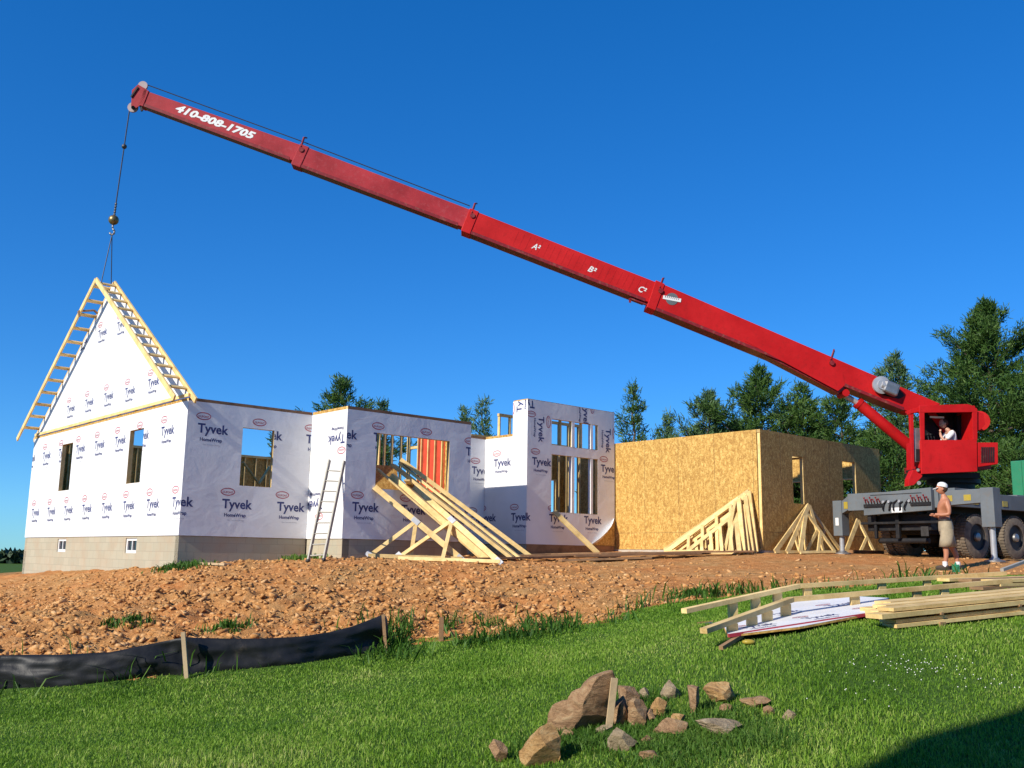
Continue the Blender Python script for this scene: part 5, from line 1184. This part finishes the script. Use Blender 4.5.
def frame_truss(a0, a1, apex, leg, web, bl, vback, label):
    """open frame leaning on the sill: a0 window end (on the wall), a1 ground end of the long chord"""
    A0 = onplane_v(a0[0], a0[1], VF-.03); A1 = gp3(*a1, .05)
    d = np.array([ray(*apex)]).ravel(); # apex lies on the chord
    lo, hi = 0., 1.
    best = min(np.linspace(0, 1, 400), key=lambda t: (lambda p: (512+FPX*(p@CR)/(p@fw)-apex[0])**2)(A1+(A0-A1)*t)); AP = A1+(A0-A1)*best
    Lg = gp3(*leg, .05); Wb = gp3(*web, .05); Bl = gp3(*bl, .045)
    nr = np.cross(A0-A1, Lg-A1); nr /= np.linalg.norm(nr); nr *= (1 if nr @ nf > 0 else -1)
    return truss(label, [('top_chord', A0, A1, .13), ('web', AP, Lg, .09), ('web', AP, Wb+nr*.02, .09), ('bottom_chord', Bl, A1+np.array([.02, -.03, -.0]), .09)], [AP, A1, Lg], nrm=nr, group='open timber frames leaning on the window sill')
frame_truss((374.5, 487), (461, 560), (416, 520), (370, 557.5), (411, 558), (368, 558), 0, 'nearest left open frame leaning out of the wide window, lower peak')
frame_truss((414, 487), (499, 563.5), (452, 526), (400, 558), (443, 560), (398, 559.5), 0, 'second open frame leaning out of the wide window, right of the first')
def lean_board(sill, foot, ext, w, h, label, back=0.0, dz=0.0, name='leaning_board'):
    S = onplane_v(sill[0], sill[1], VF-.02); Fp = gp3(*foot, .04); d = S-Fp; d /= np.linalg.norm(d)
    E_ = S+d*ext; side = np.cross(d, (0, 0, 1)); side /= np.linalg.norm(side); upn = np.cross(side, d)
    return plank(name, Fp, E_, w, h, tuple(upn), label, 'boards sliding out of the wide window')
lean_board((396, 485), (482, 560), 0.6, .26, .04, 'board sloping from the window to the ground just right of the first frame peak')
lean_board((403, 486), (488, 561), 0.4, .12, .14, 'narrow edge-on board beneath the sloping stack, left of the wide boards')
lean_board((421, 487), (512, 560), 0.9, .30, .08, 'doubled board in the middle of the sloping stack')
lean_board((431, 488), (521, 559.5), 1.0, .26, .06, 'board second from the right in the sloping stack')
lean_board((440, 489), (532, 558.5), 1.2, .34, .10, 'widest rightmost board of the sloping stack, reaching deep into the window')
lean_board((410, 484), (476, 545), .7, .14, .04, 'short upper board resting across the sloping stack')

# ladder
fA, fB = gp3(308, 562), gp3(323.5, 562.5)
def at_depth(px, py, d): return atd(px, py, d)
tA = at_depth(329.5, 460, 22.05); tB = at_depth(344.3, 461, 21.72)
lb = (fA+fB)/2; lad = thing('ladder', 'aluminium extension ladder leaning against the white inside corner', 'ladder', tuple(lb))
up_ = np.cross(tA-fA, fB-fA); up_ /= np.linalg.norm(up_)
for p, q in ((fA, tA), (fB, tB)): mb = MB(); mb.beam(p, q, .035, .085, up=tuple(up_)); mb.build('rail', 'alu', lad, world=True)
for k in range(9): t_ = .06+k*.104; mb = MB(); mb.tube(fA+(tA-fA)*t_, fB+(tB-fB)*t_, .016, .016, 8); mb.build('rung', 'alu', lad, world=True)
for p, q in ((fA, tA), (fB, tB)): mb = MB(); mb.beam(p, p+(q-p)*.02, .07, .11, up=tuple(up_)); mb.build('foot_pad', 'rubber', lad, world=True)

# board bracing the tall bay
S = onplane_v(553.5, 511, -1.28); Fp = gp3(598, 554, .03); d = S-Fp; side = np.cross(d, nf); side /= np.linalg.norm(side)
plank('leaning_board', Fp, S, .15, .04, tuple(nf), 'single pale board leaning against the tall wrapped bay below its window', None)

# ================================================================== TRUSSES AT THE GARAGE
nl = -DU
for k in range(5):
    off = .10+.17*k; sc = (1, .96, .86, .98, .74)[k]
    v1, z1_ = onu(750.5, 491.5, 12.67-off*.3); v2 = onu(763.5, 554, 12.67-off)[0]; v0 = onu(664, 551, 12.67-off-.3)[0]
    z1_ *= (1, .93, .80, .9, .68)[k]; v0 = v2+(v0-v2)*sc
    def GPt(u, v, z=None):
        p = HW(u, v); g = s1(p[0], p[1])+.045; return HW(u, v, g if z is None else z)
    ub = 12.67-off-.28; ut = 12.67-.06-off*.35
    Hh = GPt(ub, v0-.0); Ft = GPt(ub+.05, v2+.05+.12*k); Tp = HW(ut, v1+.10*k, z1_)
    ms = [('top_chord', Hh, Tp, .13), ('bottom_chord', Hh, Ft, .09), ('end_post', Ft, Tp, .12), ('web', HW(*[0, 0]), HW(0, 0), 0)][:3]
    for j in range(4):
        t_ = .30+j*.19; a = Hh+(Ft-Hh)*t_; b = Hh+(Tp-Hh)*(t_+.02*(k % 2)); ms.append(('web', a, b, .09))
    ms.append(('web', Hh+(Ft-Hh)*(.62+.05*k), Hh+(Tp-Hh)*.96, .09))
    nr = np.cross(Tp-Hh, Ft-Hh); nr /= np.linalg.norm(nr); nr *= (1 if nr @ nl > 0 else -1)
    truss(['innermost wedge frame, flat against the garage side wall', 'wedge shaped timber frame second from the garage side wall', 'middle wedge frame of the five by the garage side wall, somewhat smaller', 'wedge shaped timber frame fourth out from the garage side wall', 'smallest, outermost wedge frame in front of the garage side wall'][k], ms, [], nrm=nr, group='wedge frames stacked at the garage corner')
def kp(apx, bl, br, webs, off, label):
    """peaked frame leaning on the garage front wall"""
    A_ = onplane_v(apx[0], apx[1], -6.22-.05-off*.3)
    def bs(x): u = onv(x, 552, -6.22-.35-off)[0]; p = HW(u, -6.22-.35-off); return np.array([p[0], p[1], s1(p[0], p[1])+.045])
    B1, B2 = bs(bl), bs(br); ms = [('top_chord', B1, A_, .12), ('top_chord', B2, A_, .12), ('bottom_chord', B1, B2, .07)]
    for (t0, side, t1) in webs:
        a = B1+(B2-B1)*t0; b = (B1 if side < 0 else B2); ms.append(('web', a, b+(A_-b)*t1, .08))
    nr = np.cross(B2-B1, A_-B1); nr /= np.linalg.norm(nr); nr *= (1 if nr @ nf > 0 else -1)
    truss(label, ms, [], nrm=nr, group='peaked frames leaning on the garage front')
kp((808, 506), (775), (841), [(.35, -1, .5), (.65, 1, .5), (.45, -1, .8)], 0, 'wide peaked frame against the garage front beneath its first window')
kp((809, 505), (787), (824), [(.5, 1, .45), (.4, -1, .45)], .22, 'narrower peaked frame standing just in front of the wide peaked one')
kp((806, 512), (800), (835), [(.5, 1, .5)], .40, 'outermost peaked frame of the cluster under the first garage window')
kp((858, 520), (846), (874), [(.5, 1, .45)], .15, 'peaked frame beneath the grey outrigger arm')

# planks on the ground in front of the house
r = np.random.default_rng(12)
PL = [((470, 561.5), (618, 556.5), 'plank_dark', 'long dark plank on the soil in front of the tall bay'), ((520, 559), (700, 555.5), 'plank_dark', 'long dark plank reaching from the tall bay to the garage'), ((545, 556), (640, 554.5), 'lumber_old', 'brown plank on top of the dark planks by the bay corner'),
      ((600, 559.5), (752, 554.5), 'plank_dark', 'dark plank along the foot of the garage side wall'), ((560, 562), (650, 559), 'lumber_old', 'nearest brown plank between the bay and the garage'), ((500, 557), (590, 554), 'lumber_old', 'brown plank lying just in front of the bay foundation'),
      ((640, 556.5), (745, 552.8), 'lumber_old', 'brown plank close to the garage foundation'), ((575, 560.8), (700, 557), 'plank_dark', 'short dark plank lowest in the ground pile'), ((203, 563.5), (228, 565.5), 'stake_wood', 'small pale board end on the soil below the block foundation')]
for i, (a, b, mt, lbx) in enumerate(PL):
    p = gp3(*a, .03+.018*(i % 4)); q = gp3(*b, .03+.018*(i % 4)); zz = max(p[2], q[2]); p[2] = max(p[2], zz-.12); q[2] = max(q[2], zz-.12)
    plank('ground_plank', p, q, .20, .045, (0, 0, 1), lbx, 'planks lying before the house', mt, 'plank')

# ================================================================== SILT FENCE
top = [(-150, 664), (-60, 656), (0, 655), (60, 654.5), (110, 652), (145, 645), (170, 640), (186, 636.5), (200, 638), (225, 638.5), (262, 638.5), (300, 636.5), (330, 632), (352, 626.5), (370, 619.5), (383, 614.5), (387, 617)]
botp = [(-150, 706), (-60, 697), (0, 690), (60, 687), (110, 682), (145, 678), (170, 675), (186, 674), (200, 673), (225, 671), (262, 668), (300, 664), (330, 659.5), (352, 656), (370, 652.5), (383, 650), (388, 648.5)]
BP = [gpt(*b) for b in botp]; TPp = []
for (tx_, ty), b, i in zip(top, BP, range(99)): 
    q = atd(tx_, ty, b[1]+.05); TPp.append(q)
fo = BP[7]; fe = thing('silt_fence', 'sagging black plastic silt fence along the foot of the soil bank', 'fence', tuple(fo))
NS, NZ = 260, 14; ti = np.linspace(0, len(BP)-1, NS); BPa = np.array(BP); TPa = np.array(TPp); V = []
Bi = np.stack([np.interp(ti, range(len(BP)), BPa[:, k]) for k in range(3)], 1); Ti = np.stack([np.interp(ti, range(len(BP)), TPa[:, k]) for k in range(3)], 1)
for i in range(NS):
    for j in range(NZ+1):
        t_ = j/NZ; p = Bi[i]*(1-t_)+Ti[i]*t_; p[2] -= .05*(1-t_)
        sag = sin(pi*t_)*.10; fold = (fbm(np.array([Bi[i][0]*2.2+t_*1.5]), np.array([t_*2.6-Bi[i][0]*.5]), 7, 3)[0]-.45)*.20*(.3+.7*sin(pi*t_*.9))
        dst = min(abs(ti[i]-7), abs(ti[i]-15.5)); fold += .05*sin((Bi[i][0]*9+t_*7))*np.exp(-dst/1.5)
        p = p+np.array([.25, -1, 0])*(sag*.5+fold); V.append(p)
mb = MB(); F = [(i*(NZ+1)+j, (i+1)*(NZ+1)+j, (i+1)*(NZ+1)+j+1, i*(NZ+1)+j+1) for i in range(NS-1) for j in range(NZ)]; mb.add(V, F)
fb = mb.build('fabric', 'silt', fe, world=True, smooth=True, fix=False); sd = fb.modifiers.new('solid', 'SOLIDIFY'); sd.thickness = .004
def stake(px, py0, py1, dx, w=.035, mt='stake_wood', parent=fe, nm='stake'):
    b = gpt(px+dx, py1); t_ = atd(px, py0, b[1]-.0); b = b+np.array([0, -.09, -.05]); t_ = t_+np.array([0, -.09, 0]); mb = MB(); mb.beam(b, t_, w*1.5, w, up=(0, 1, 0)); return mb.build(nm, mt, parent, world=parent is not None)
stake(185.5, 631.5, 676, 4); stake(384, 614, 650, 3, .03, 'lumber_old')
stk = stake(442, 617, 640, -.5, .045, 'plank_dark', None, 'marker_stake'); recenter(stk); tag(stk, 'short dark stake among the weeds right of the fence end', 'stake')

# ================================================================== WALL FRAME LYING ON THE LAWN
def gl_(px, py, d): return atd(px, py, d)
n1 = [gl_(703.5, 631, 10.6), gl_(791, 599.5, 11.9), gl_(1008.7, 581, 13.2)]; f1_ = [gl_(684, 611, 12.0), gl_(798, 586, 13.3), gl_(1003.6, 573.5, 14.8)]
gpn = thing('wall_frame', 'kinked timber rake frame with white wrapped sheet lying on the lawn beside the board pile', 'timber frame', tuple(gpt(760, 640)))
for ch_, nm in ((n1, 'rail'), (f1_, 'rail')):
    for a, b in zip(ch_[:-1], ch_[1:]):
        mb = MB(); mb.beam(a, b+(b-a)*.004, .09, .055, up=(0, 0, 1)); mb.build(nm, 'lumber', gpn, world=True)
def post(p, zlow, w=.13):
    mb = MB(); mb.beam((p[0], p[1], zlow), (p[0], p[1], p[2]-.028), w, .04, up=(.4, -.9, 0)); mb.build('post', 'lumber', gpn, world=True)
for seg, ts in ((0, (.30, .52, .70, .93)), (1, (.27, .55, .68))):
    for t_ in ts:
        p = n1[seg]+(n1[seg+1]-n1[seg])*t_; post(p, s1(p[0], p[1])-.0 if seg else s1(p[0], p[1])+.03)
for seg, ts in ((0, (.40, .60, .80)), (1, (.04, .38, .60))):
    for t_ in ts:
        p = f1_[seg]+(f1_[seg+1]-f1_[seg])*t_; post(p, s1(p[0], p[1])-.0)
shp = [(733, 643), (756, 641), (868, 622), (885, 606), (862, 603), (795, 607), (720, 629)]
shp = [(728, 645), (800, 634), (870, 621.5), (890, 606), (858, 603), (796, 606.5), (722, 630)]
P_ = [gpt(*a) for a in shp]; zb_s = [p[2] for p in P_]
pl_ = np.linalg.lstsq(np.array([[p[0], p[1], 1] for p in P_]), np.array(zb_s), rcond=None)[0]
P_ = [np.array([p[0], p[1], pl_@np.array([p[0], p[1], 1])+.085]) for p in P_]
mb = MB(); mb.prism(P_, (0, 0, -.02), (0, 0, 0)); mb.build('sheet', 'osb', gpn, world=True)
e0, e1 = P_[0], P_[2]; d = e1-e0; dl = np.linalg.norm(d); d /= dl; pr = np.cross((0, 0, 1), d); cen = sum(P_)/len(P_)
mb = MB(); q_ = [cen+(p-cen)*.995+np.array([0, 0, .003]) for p in P_]; mb.prism(q_, (0, 0, 0), (0, 0, .003))
for k in range(6):
    lgk = place_logo(0, 0, 0, .62)
    for P, m in lgk:
        pts = [e0+d*(.35+(k % 3)*.85+x)+pr*((.25 if k < 3 else .95)+y)+np.array([0, 0, .0065]) for x, y in P]
        pts = [np.array([p[0], p[1], pl_@np.array([p[0], p[1], 1])+.085+.0078]) for p in pts]
        mb.add(pts, [tuple(range(len(pts)))], m)
mb.build('house_wrap', ['wrap', 'print_blue', 'print_red', 'print_grey'], gpn, world=True)
mb = MB(); mb.beam(e0+np.array([0, 0, .0])-pr*.015, e1-pr*.015, .03, .035); mb.build('edge_strip', 'tarp_red', gpn, world=True)
mb = MB(); a = gp3(721, 651, .03); b = gp3(742, 641, .06); mb.beam(a, b, .05, .04); mb.build('kicker', 'lumber_old', gpn, world=True)
mb = MB(); a = gp3(749, 645, .03); mb.ball(a, .05, 6, sc=(1.5, 1, .6)); o = mb.build('cap_box', 'yellow', smooth=True); recenter(o); tag(o, 'tiny crumpled yellow wrapper in the grass below the white sheet', 'litter')

# ================================================================== BOARD PILE
pA = gpt(884, 633); pB = gpt(1024, 618); dr = (pB-pA); dr[2] = 0; dr /= np.linalg.norm(dr); pp = np.array([-dr[1], dr[0], 0]); 
slope = (g1(*(pA+dr*3)[:2])-g1(*pA[:2]))/3
r = np.random.default_rng(31); z = 0.09; layer = 0
lay_names = ['bottom', 'second', 'third', 'top']; col_names = ['nearest', 'middle', 'farthest']
hs_ = [.038, .038, .05, .038, .05, .038, .038]
zc = .05
for L in range(4):
    hgt = hs_[L]; ncol = 3
    for c_ in range(ncol):
        st = (.16, .22, -.02, .20, .15)[L]+r.uniform(-.07, .07)+(c_*.28); ln = 4.6+r.uniform(-.3, .3); wv = (.235, .20, .25)[c_]
        y0_ = .13+c_*.29+r.uniform(-.02, .02)+(.05 if L % 2 else 0)-(.03 if L > 4 else 0); yaw = r.normal()*.006
        a = pA+dr*st+pp*y0_; b = a+dr*ln+pp*yaw*ln; a = a.copy(); b = b.copy(); base = pA[2]+zc
        a[2] = base+slope*st; b[2] = base+slope*(st+ln)
        dd = b-a; plank('pile_board', a, b, wv, hgt, (0, 0, 1), f'{col_names[c_]} board in the {lay_names[L]} layer of the pile on the lawn', 'boards piled on the lawn', 'lumber')
    zc += hgt+.005+(0.03 if L in (1,) else 0)
    if L in (1,):
        for k in (.9, 2.2, 3.9):
            a = pA+dr*k-pp*.0; b = a+pp*.95; zz = pA[2]+zc-.029+slope*k; a = np.array([a[0], a[1], zz]); b = np.array([b[0], b[1], zz]); nth = {.9: 'left', 2.2: 'middle', 3.9: 'right'}[k]
            plank('spacer_strip', a, b, .04, .026, (0, 0, 1), f'{nth} thin spacer strip above the {lay_names[L]} layer of the pile', 'spacers in the board pile', 'lumber_old', 'spacer')
for k in (.9, 2.3, 4.2):
    a = pA+dr*k-pp*.0; b = a+pp*.95; a = np.array([a[0], a[1], pA[2]+.0+slope*k]); b = np.array([b[0], b[1], pA[2]+.0+slope*k]); nth = {.9: 'left', 2.3: 'middle', 4.2: 'right'}[k]
    plank('bearer', a, b, .09, .09, (0, 0, 1), f'{nth} bearer block under the board pile', 'bearers under the board pile', 'lumber_old', 'block')
# second stack behind, at the right edge
qA = atd(988, 594, 13.6); qA[2] = g1(qA[0], qA[1]); k_ = 0
for L in range(3):
    for c_ in range(3):
        a = qA+dr*(-.1+.12*((L*7+c_*3) % 4))+pp*(.1+c_*.27); ln = 4.3+.2*((L+c_) % 3); z_ = .05+L*.05; a = np.array([a[0], a[1], qA[2]+z_]); b = a+dr*ln; b[2] = qA[2]+z_+slope*ln*.4
        plank('stacked_board', a, b, .22, .04, (0, 0, 1), f'{col_names[c_]} board in the {["bottom", "middle", "top"][L]} layer of the small stack behind the rail frame', 'boards stacked behind the rail frame', 'lumber' if (L+c_) % 3 else 'lumber_old')
a = atd(1002, 571, 17.5); b = atd(1042, 558, 18.5); a[2] = s1(a[0], a[1])+.12
plank('metal_pole', a, b+np.array([0, 0, .05]), .06, .05, (0, 0, 1), 'pale grey pole slanting over the soil at the right edge', None, 'alu', 'pole')
a = gp3(956, 572, .1); mb = MB(); mb.box(a[0]-.06, a[0]+.06, a[1]-.05, a[1]+.05, a[2]-.1, a[2]+.06); mb.tube((a[0], a[1], a[2]+.05), (a[0], a[1], a[2]+.10), .02, .02, 8); o = mb.build('water_jug', 'green_paint', bevel=.015); recenter(o); tag(o, "small green jug on the ground beside the standing man's feet", 'jug')
# plastic rolls beneath the outrigger
for k, (x, y) in enumerate(((853, 549), (862, 550), (873, 549.5))):
    a = gp3(x, y, .09); d_ = np.array([.25, -.45, 0])*.7; mb = MB(); mb.tube(a-d_, a+d_, .085, .085, 14); mb.tube(a+d_*1.001, a+d_*1.01, .04, .04, 8); o = mb.build('wrap_roll', 'cloth_white', smooth='auto'); recenter(o)
    tag(o, ['left white roll lying beneath the outrigger arm', 'middle white roll lying beneath the outrigger arm', 'right white roll lying beneath the outrigger arm'][k], 'roll', 'white rolls beneath the outrigger')
a = gp3(866, 553.5, .05); plank('timber_block', a-np.array([.5, .2, 0]), a+np.array([.5, .2, 0]), .2, .08, (0, 0, 1), 'low brown timber block on the soil in front of the white rolls', None, 'plank_dark', 'block')

# ================================================================== STONES
def rock(cx, cy0, cy1, x0, x1, seed, label, mat='rock', tilt=0, dep=.75, npl=9, name='stone', sink=.22, outline=None):
    """a broken stone: rounded block cut by random planes then roughened"""
    r = np.random.default_rng(seed); b = gpt((x0+x1)/2, cy1); dist = b[1]; W = (x1-x0)/FPX*dist*1.02; H = (cy1-cy0)/FPX*dist*1.05
    bm = bmesh.new(); bmesh.ops.create_icosphere(bm, subdivisions=5, radius=1.0)
    pl = [(r.normal(size=3)*np.array([1, 1, .8]), r.uniform(.50, .82)) for _ in range(npl+6)]
    if outline: pl = [(np.array([r.normal()*.45, -1, r.normal()*.55]), r.uniform(.35, .62)) for _ in range(7)]
    pl += [(np.array([s*r.uniform(.5, 1), r.normal()*.3-.4, r.normal()*.5]), r.uniform(.6, .8)) for s in (-1, 1) if not outline]
    for v in bm.verts:
        c = np.array(v.co)*1.25
        for nn, d in pl:
            nn = nn/np.linalg.norm(nn); e = c@nn-d
            if e > 0: c = c-nn*e*.995
        q = c*2.1; w = (fbm(np.array([q[0]+q[2]*.7+seed]), np.array([q[1]-q[2]*.8]), seed, 4)[0]-.47)*.13; c = c*(1+w); lay = .012*sin(c[2]*19+c[0]*3); c[0] += lay
        v.co = c
    me = bpy.data.meshes.new(name); 
    C = np.array([v.co for v in bm.verts])
    if outline:
        po = np.array(outline)*2-1; pa = np.arctan2(po[:, 1], po[:, 0]); pr_ = np.hypot(po[:, 0], po[:, 1]); od = np.argsort(pa); pa, pr_ = pa[od], pr_[od]
        a_ = np.arctan2(C[:, 2], C[:, 0]); k_s = np.interp(a_, np.concatenate([pa-2*pi, pa, pa+2*pi]), np.tile(pr_, 3)); C[:, 0] *= k_s; C[:, 2] *= k_s; a = tilt; C = np.stack([C[:, 0]*cos(a)-C[:, 2]*sin(a), C[:, 1], C[:, 0]*sin(a)+C[:, 2]*cos(a)], 1)
    mn, mxx_ = C.min(0), C.max(0); C = (C-(mn+mxx_)/2)/(mxx_-mn); C *= np.array([W, max(W, H)*dep, H*(1+sink)]); C[:, 2] += H*(1+sink)/2-H*sink
    for v, c in zip(bm.verts, C): v.co = c
    bm.to_mesh(me); bm.free(); me.materials.append(MATS[mat]); me.polygons.foreach_set('use_smooth', [True]*len(me.polygons)); me.set_sharp_from_angle(angle=radians(16))
    o = bpy.data.objects.new(name, me); COL.objects.link(o); bb = gpt((x0+x1)/2, cy1-1); o.location = (bb[0], bb[1]+max(W, H)*dep*.32, g1(bb[0], bb[1])); o.rotation_euler = (0, 0, r.uniform(-.15, .15)); return tag(o, label, 'stone', 'broken stones in the lawn')
rock(0, 679, 736, 548, 616, 1, 'largest slab of brown stone, leaning up to the right', 'rock', tilt=0, dep=.6, npl=7, outline=[(0, .05), (.0, .30), (.08, .52), (.30, .60), (.50, .76), (.74, .95), (.93, 1.0), (1, .84), (.93, .56), (.88, .36), (.72, .16), (.45, .04), (.2, 0)])
rock(0, 731, 766, 520, 560, 2, 'blocky orange stone at the bottom edge below the big slab', 'rock_orange', npl=6)
rock(0, 690, 712, 619, 641, 3, 'small upper stone directly right of the upright stick', 'rock', npl=6)
rock(0, 702, 729, 613, 631, 4, 'split stone at the foot of the upright stick', 'rock', npl=6)
rock(0, 704, 729, 629, 648, 5, 'square edged stone with a dark right side, right of the stick', 'rock', npl=5)
rock(0, 701, 718, 649, 669, 6, 'pale wedge stone in the grass between the stick and the weeds', 'rock_orange')
rock(0, 684, 700, 662, 684, 7, 'grey brown stone farthest back, half hidden in grass', 'rock_grey')
rock(0, 691, 716, 690, 701, 8, 'narrow upright stone in the middle of the weeds', 'rock')
rock(0, 687, 706, 708, 740, 9, 'rounded orange stone at the back right', 'rock_orange', npl=6)
rock(0, 699, 709, 742, 771, 10, 'flat thin stone right of the rounded orange one', 'rock')
rock(0, 722, 738, 655, 690, 11, 'low flat stone in front of the weeds, centre of the group', 'rock')
rock(0, 723, 738, 700, 745, 12, 'long low mound like stone at the right front', 'rock_grey', npl=6)
rock(0, 732, 754, 610, 638, 13, 'pale grey stone in front of the split stones', 'rock_grey', npl=6)
rock(0, 744, 762, 489, 507, 14, 'small stone at far left near the bottom edge', 'rock')
rock(0, 712, 721, 784, 797, 15, 'small lone stone farthest to the right', 'rock_grey')
rock(0, 708, 716, 764, 776, 16, 'tiny stone between the flat thin one and the lone one', 'rock')
rock(0, 753, 761, 640, 662, 17, 'low brown stone nearest the bottom edge, right of the grey one', 'rock')
rock(0, 714, 724, 592, 604, 18, 'tiny stone wedged beneath the right end of the big slab', 'rock_orange')
for i_, (y0, y1, x0_, x1_, mt_, lb_) in enumerate([(712, 726, 642, 656, 'rock', 'small stone at the right foot of the square edged stone'), (728, 738, 596, 612, 'rock_grey', 'small pale stone in the grass below the big slab'), (716, 726, 672, 686, 'rock_orange', 'small orange stone between the wedge stone and the narrow one'),
    (706, 714, 720, 734, 'rock', 'thin stone just below the rounded orange one'), (738, 746, 640, 652, 'rock', 'small brown stone touching the right of the pale grey one'), (732, 742, 560, 574, 'rock', 'stone chip between the blocky orange stone and the big slab'), (690, 700, 640, 650, 'rock_grey', 'stone chip behind the square edged stone')]):
    rock(0, y0, y1, x0_, x1_, 40+i_, lb_, mt_, npl=6)
b = gpt(606, 733); t_ = atd(614.5, 678, b[1]); b = atd(608, 724, b[1]); b[2] = min(b[2], g1(b[0], b[1])+.02); mb = MB(); mb.beam(b+np.array([0, 0, -.04]), t_, .055, .02, up=(.2, -1, 0)); o = mb.build('wooden_stick', 'stake_wood'); recenter(o); tag(o, 'flat weathered stick standing upright among the stones', 'stick')

# ================================================================== UNSEEN HOUSE BEHIND THE CAMERA (added, roof shaped to cast the lawn corner shadow)
HB = thing('unseen_house', 'pale sided two storey house out of frame, added and shaped to shadow the lawn corner', 'house', (0, 0, 0), 0)
bx0, bx1, by0, by1 = SHX0, SHX0+12.0, SHY1-8.0, SHY1
mb = MB(); mb.box(bx0, bx1, by0, by1, -2.6, SHE); mb.prism([(bx0, by0, SHE), (bx1, by0, SHE), (bx1-.45, by0, SHE+1.3), (bx1-1.1, by0, SHE+2.7), ((bx0+bx1)/2, by0, SHH), (bx0+1.1, by0, SHE+2.7), (bx0+.45, by0, SHE+1.3)], (0, .01, 0), (0, 8-.01, 0)); wl = mb.build('wall', 'siding', HB)
mb = MB(); prf = [(0, 0), (.45, 1.3), (1.1, 2.7), ((bx1-bx0)/2, SHH-SHE)]
for s in (0, 1):
    for (a, za), (b_, zb_) in zip(prf[:-1], prf[1:]):
        xa, xb_ = (bx1-a, bx1-b_) if s else (bx0+a, bx0+b_)
        mb.hexa([(xa, by0-.05, SHE+za+.02), (xa, by1+.03, SHE+za+.02), (xb_, by1+.03, SHE+zb_+.02), (xb_, by0-.05, SHE+zb_+.02)], [(xa+(.03 if s else -.03), by0-.05, SHE+za+.05), (xa+(.03 if s else -.03), by1+.03, SHE+za+.05), (xb_+(.03 if s else -.03), by1+.03, SHE+zb_+.07), (xb_+(.03 if s else -.03), by0-.05, SHE+zb_+.07)])
mb.build('roof', 'shingle', HB)
for x in (bx0+1.5, bx0+6, bx0+10.5):
    for z in (-.6, 2.0):
        mb = MB(); mb.box(x-.5, x+.5, by1+.005, by1+.06, z-.7, z+.7); w_ = mb.build('window', 'white', HB); mb = MB(); mb.box(x-.42, x+.42, by1+.062, by1+.07, z-.62, z+.62); mb.build('pane', 'glass_dark', w_)
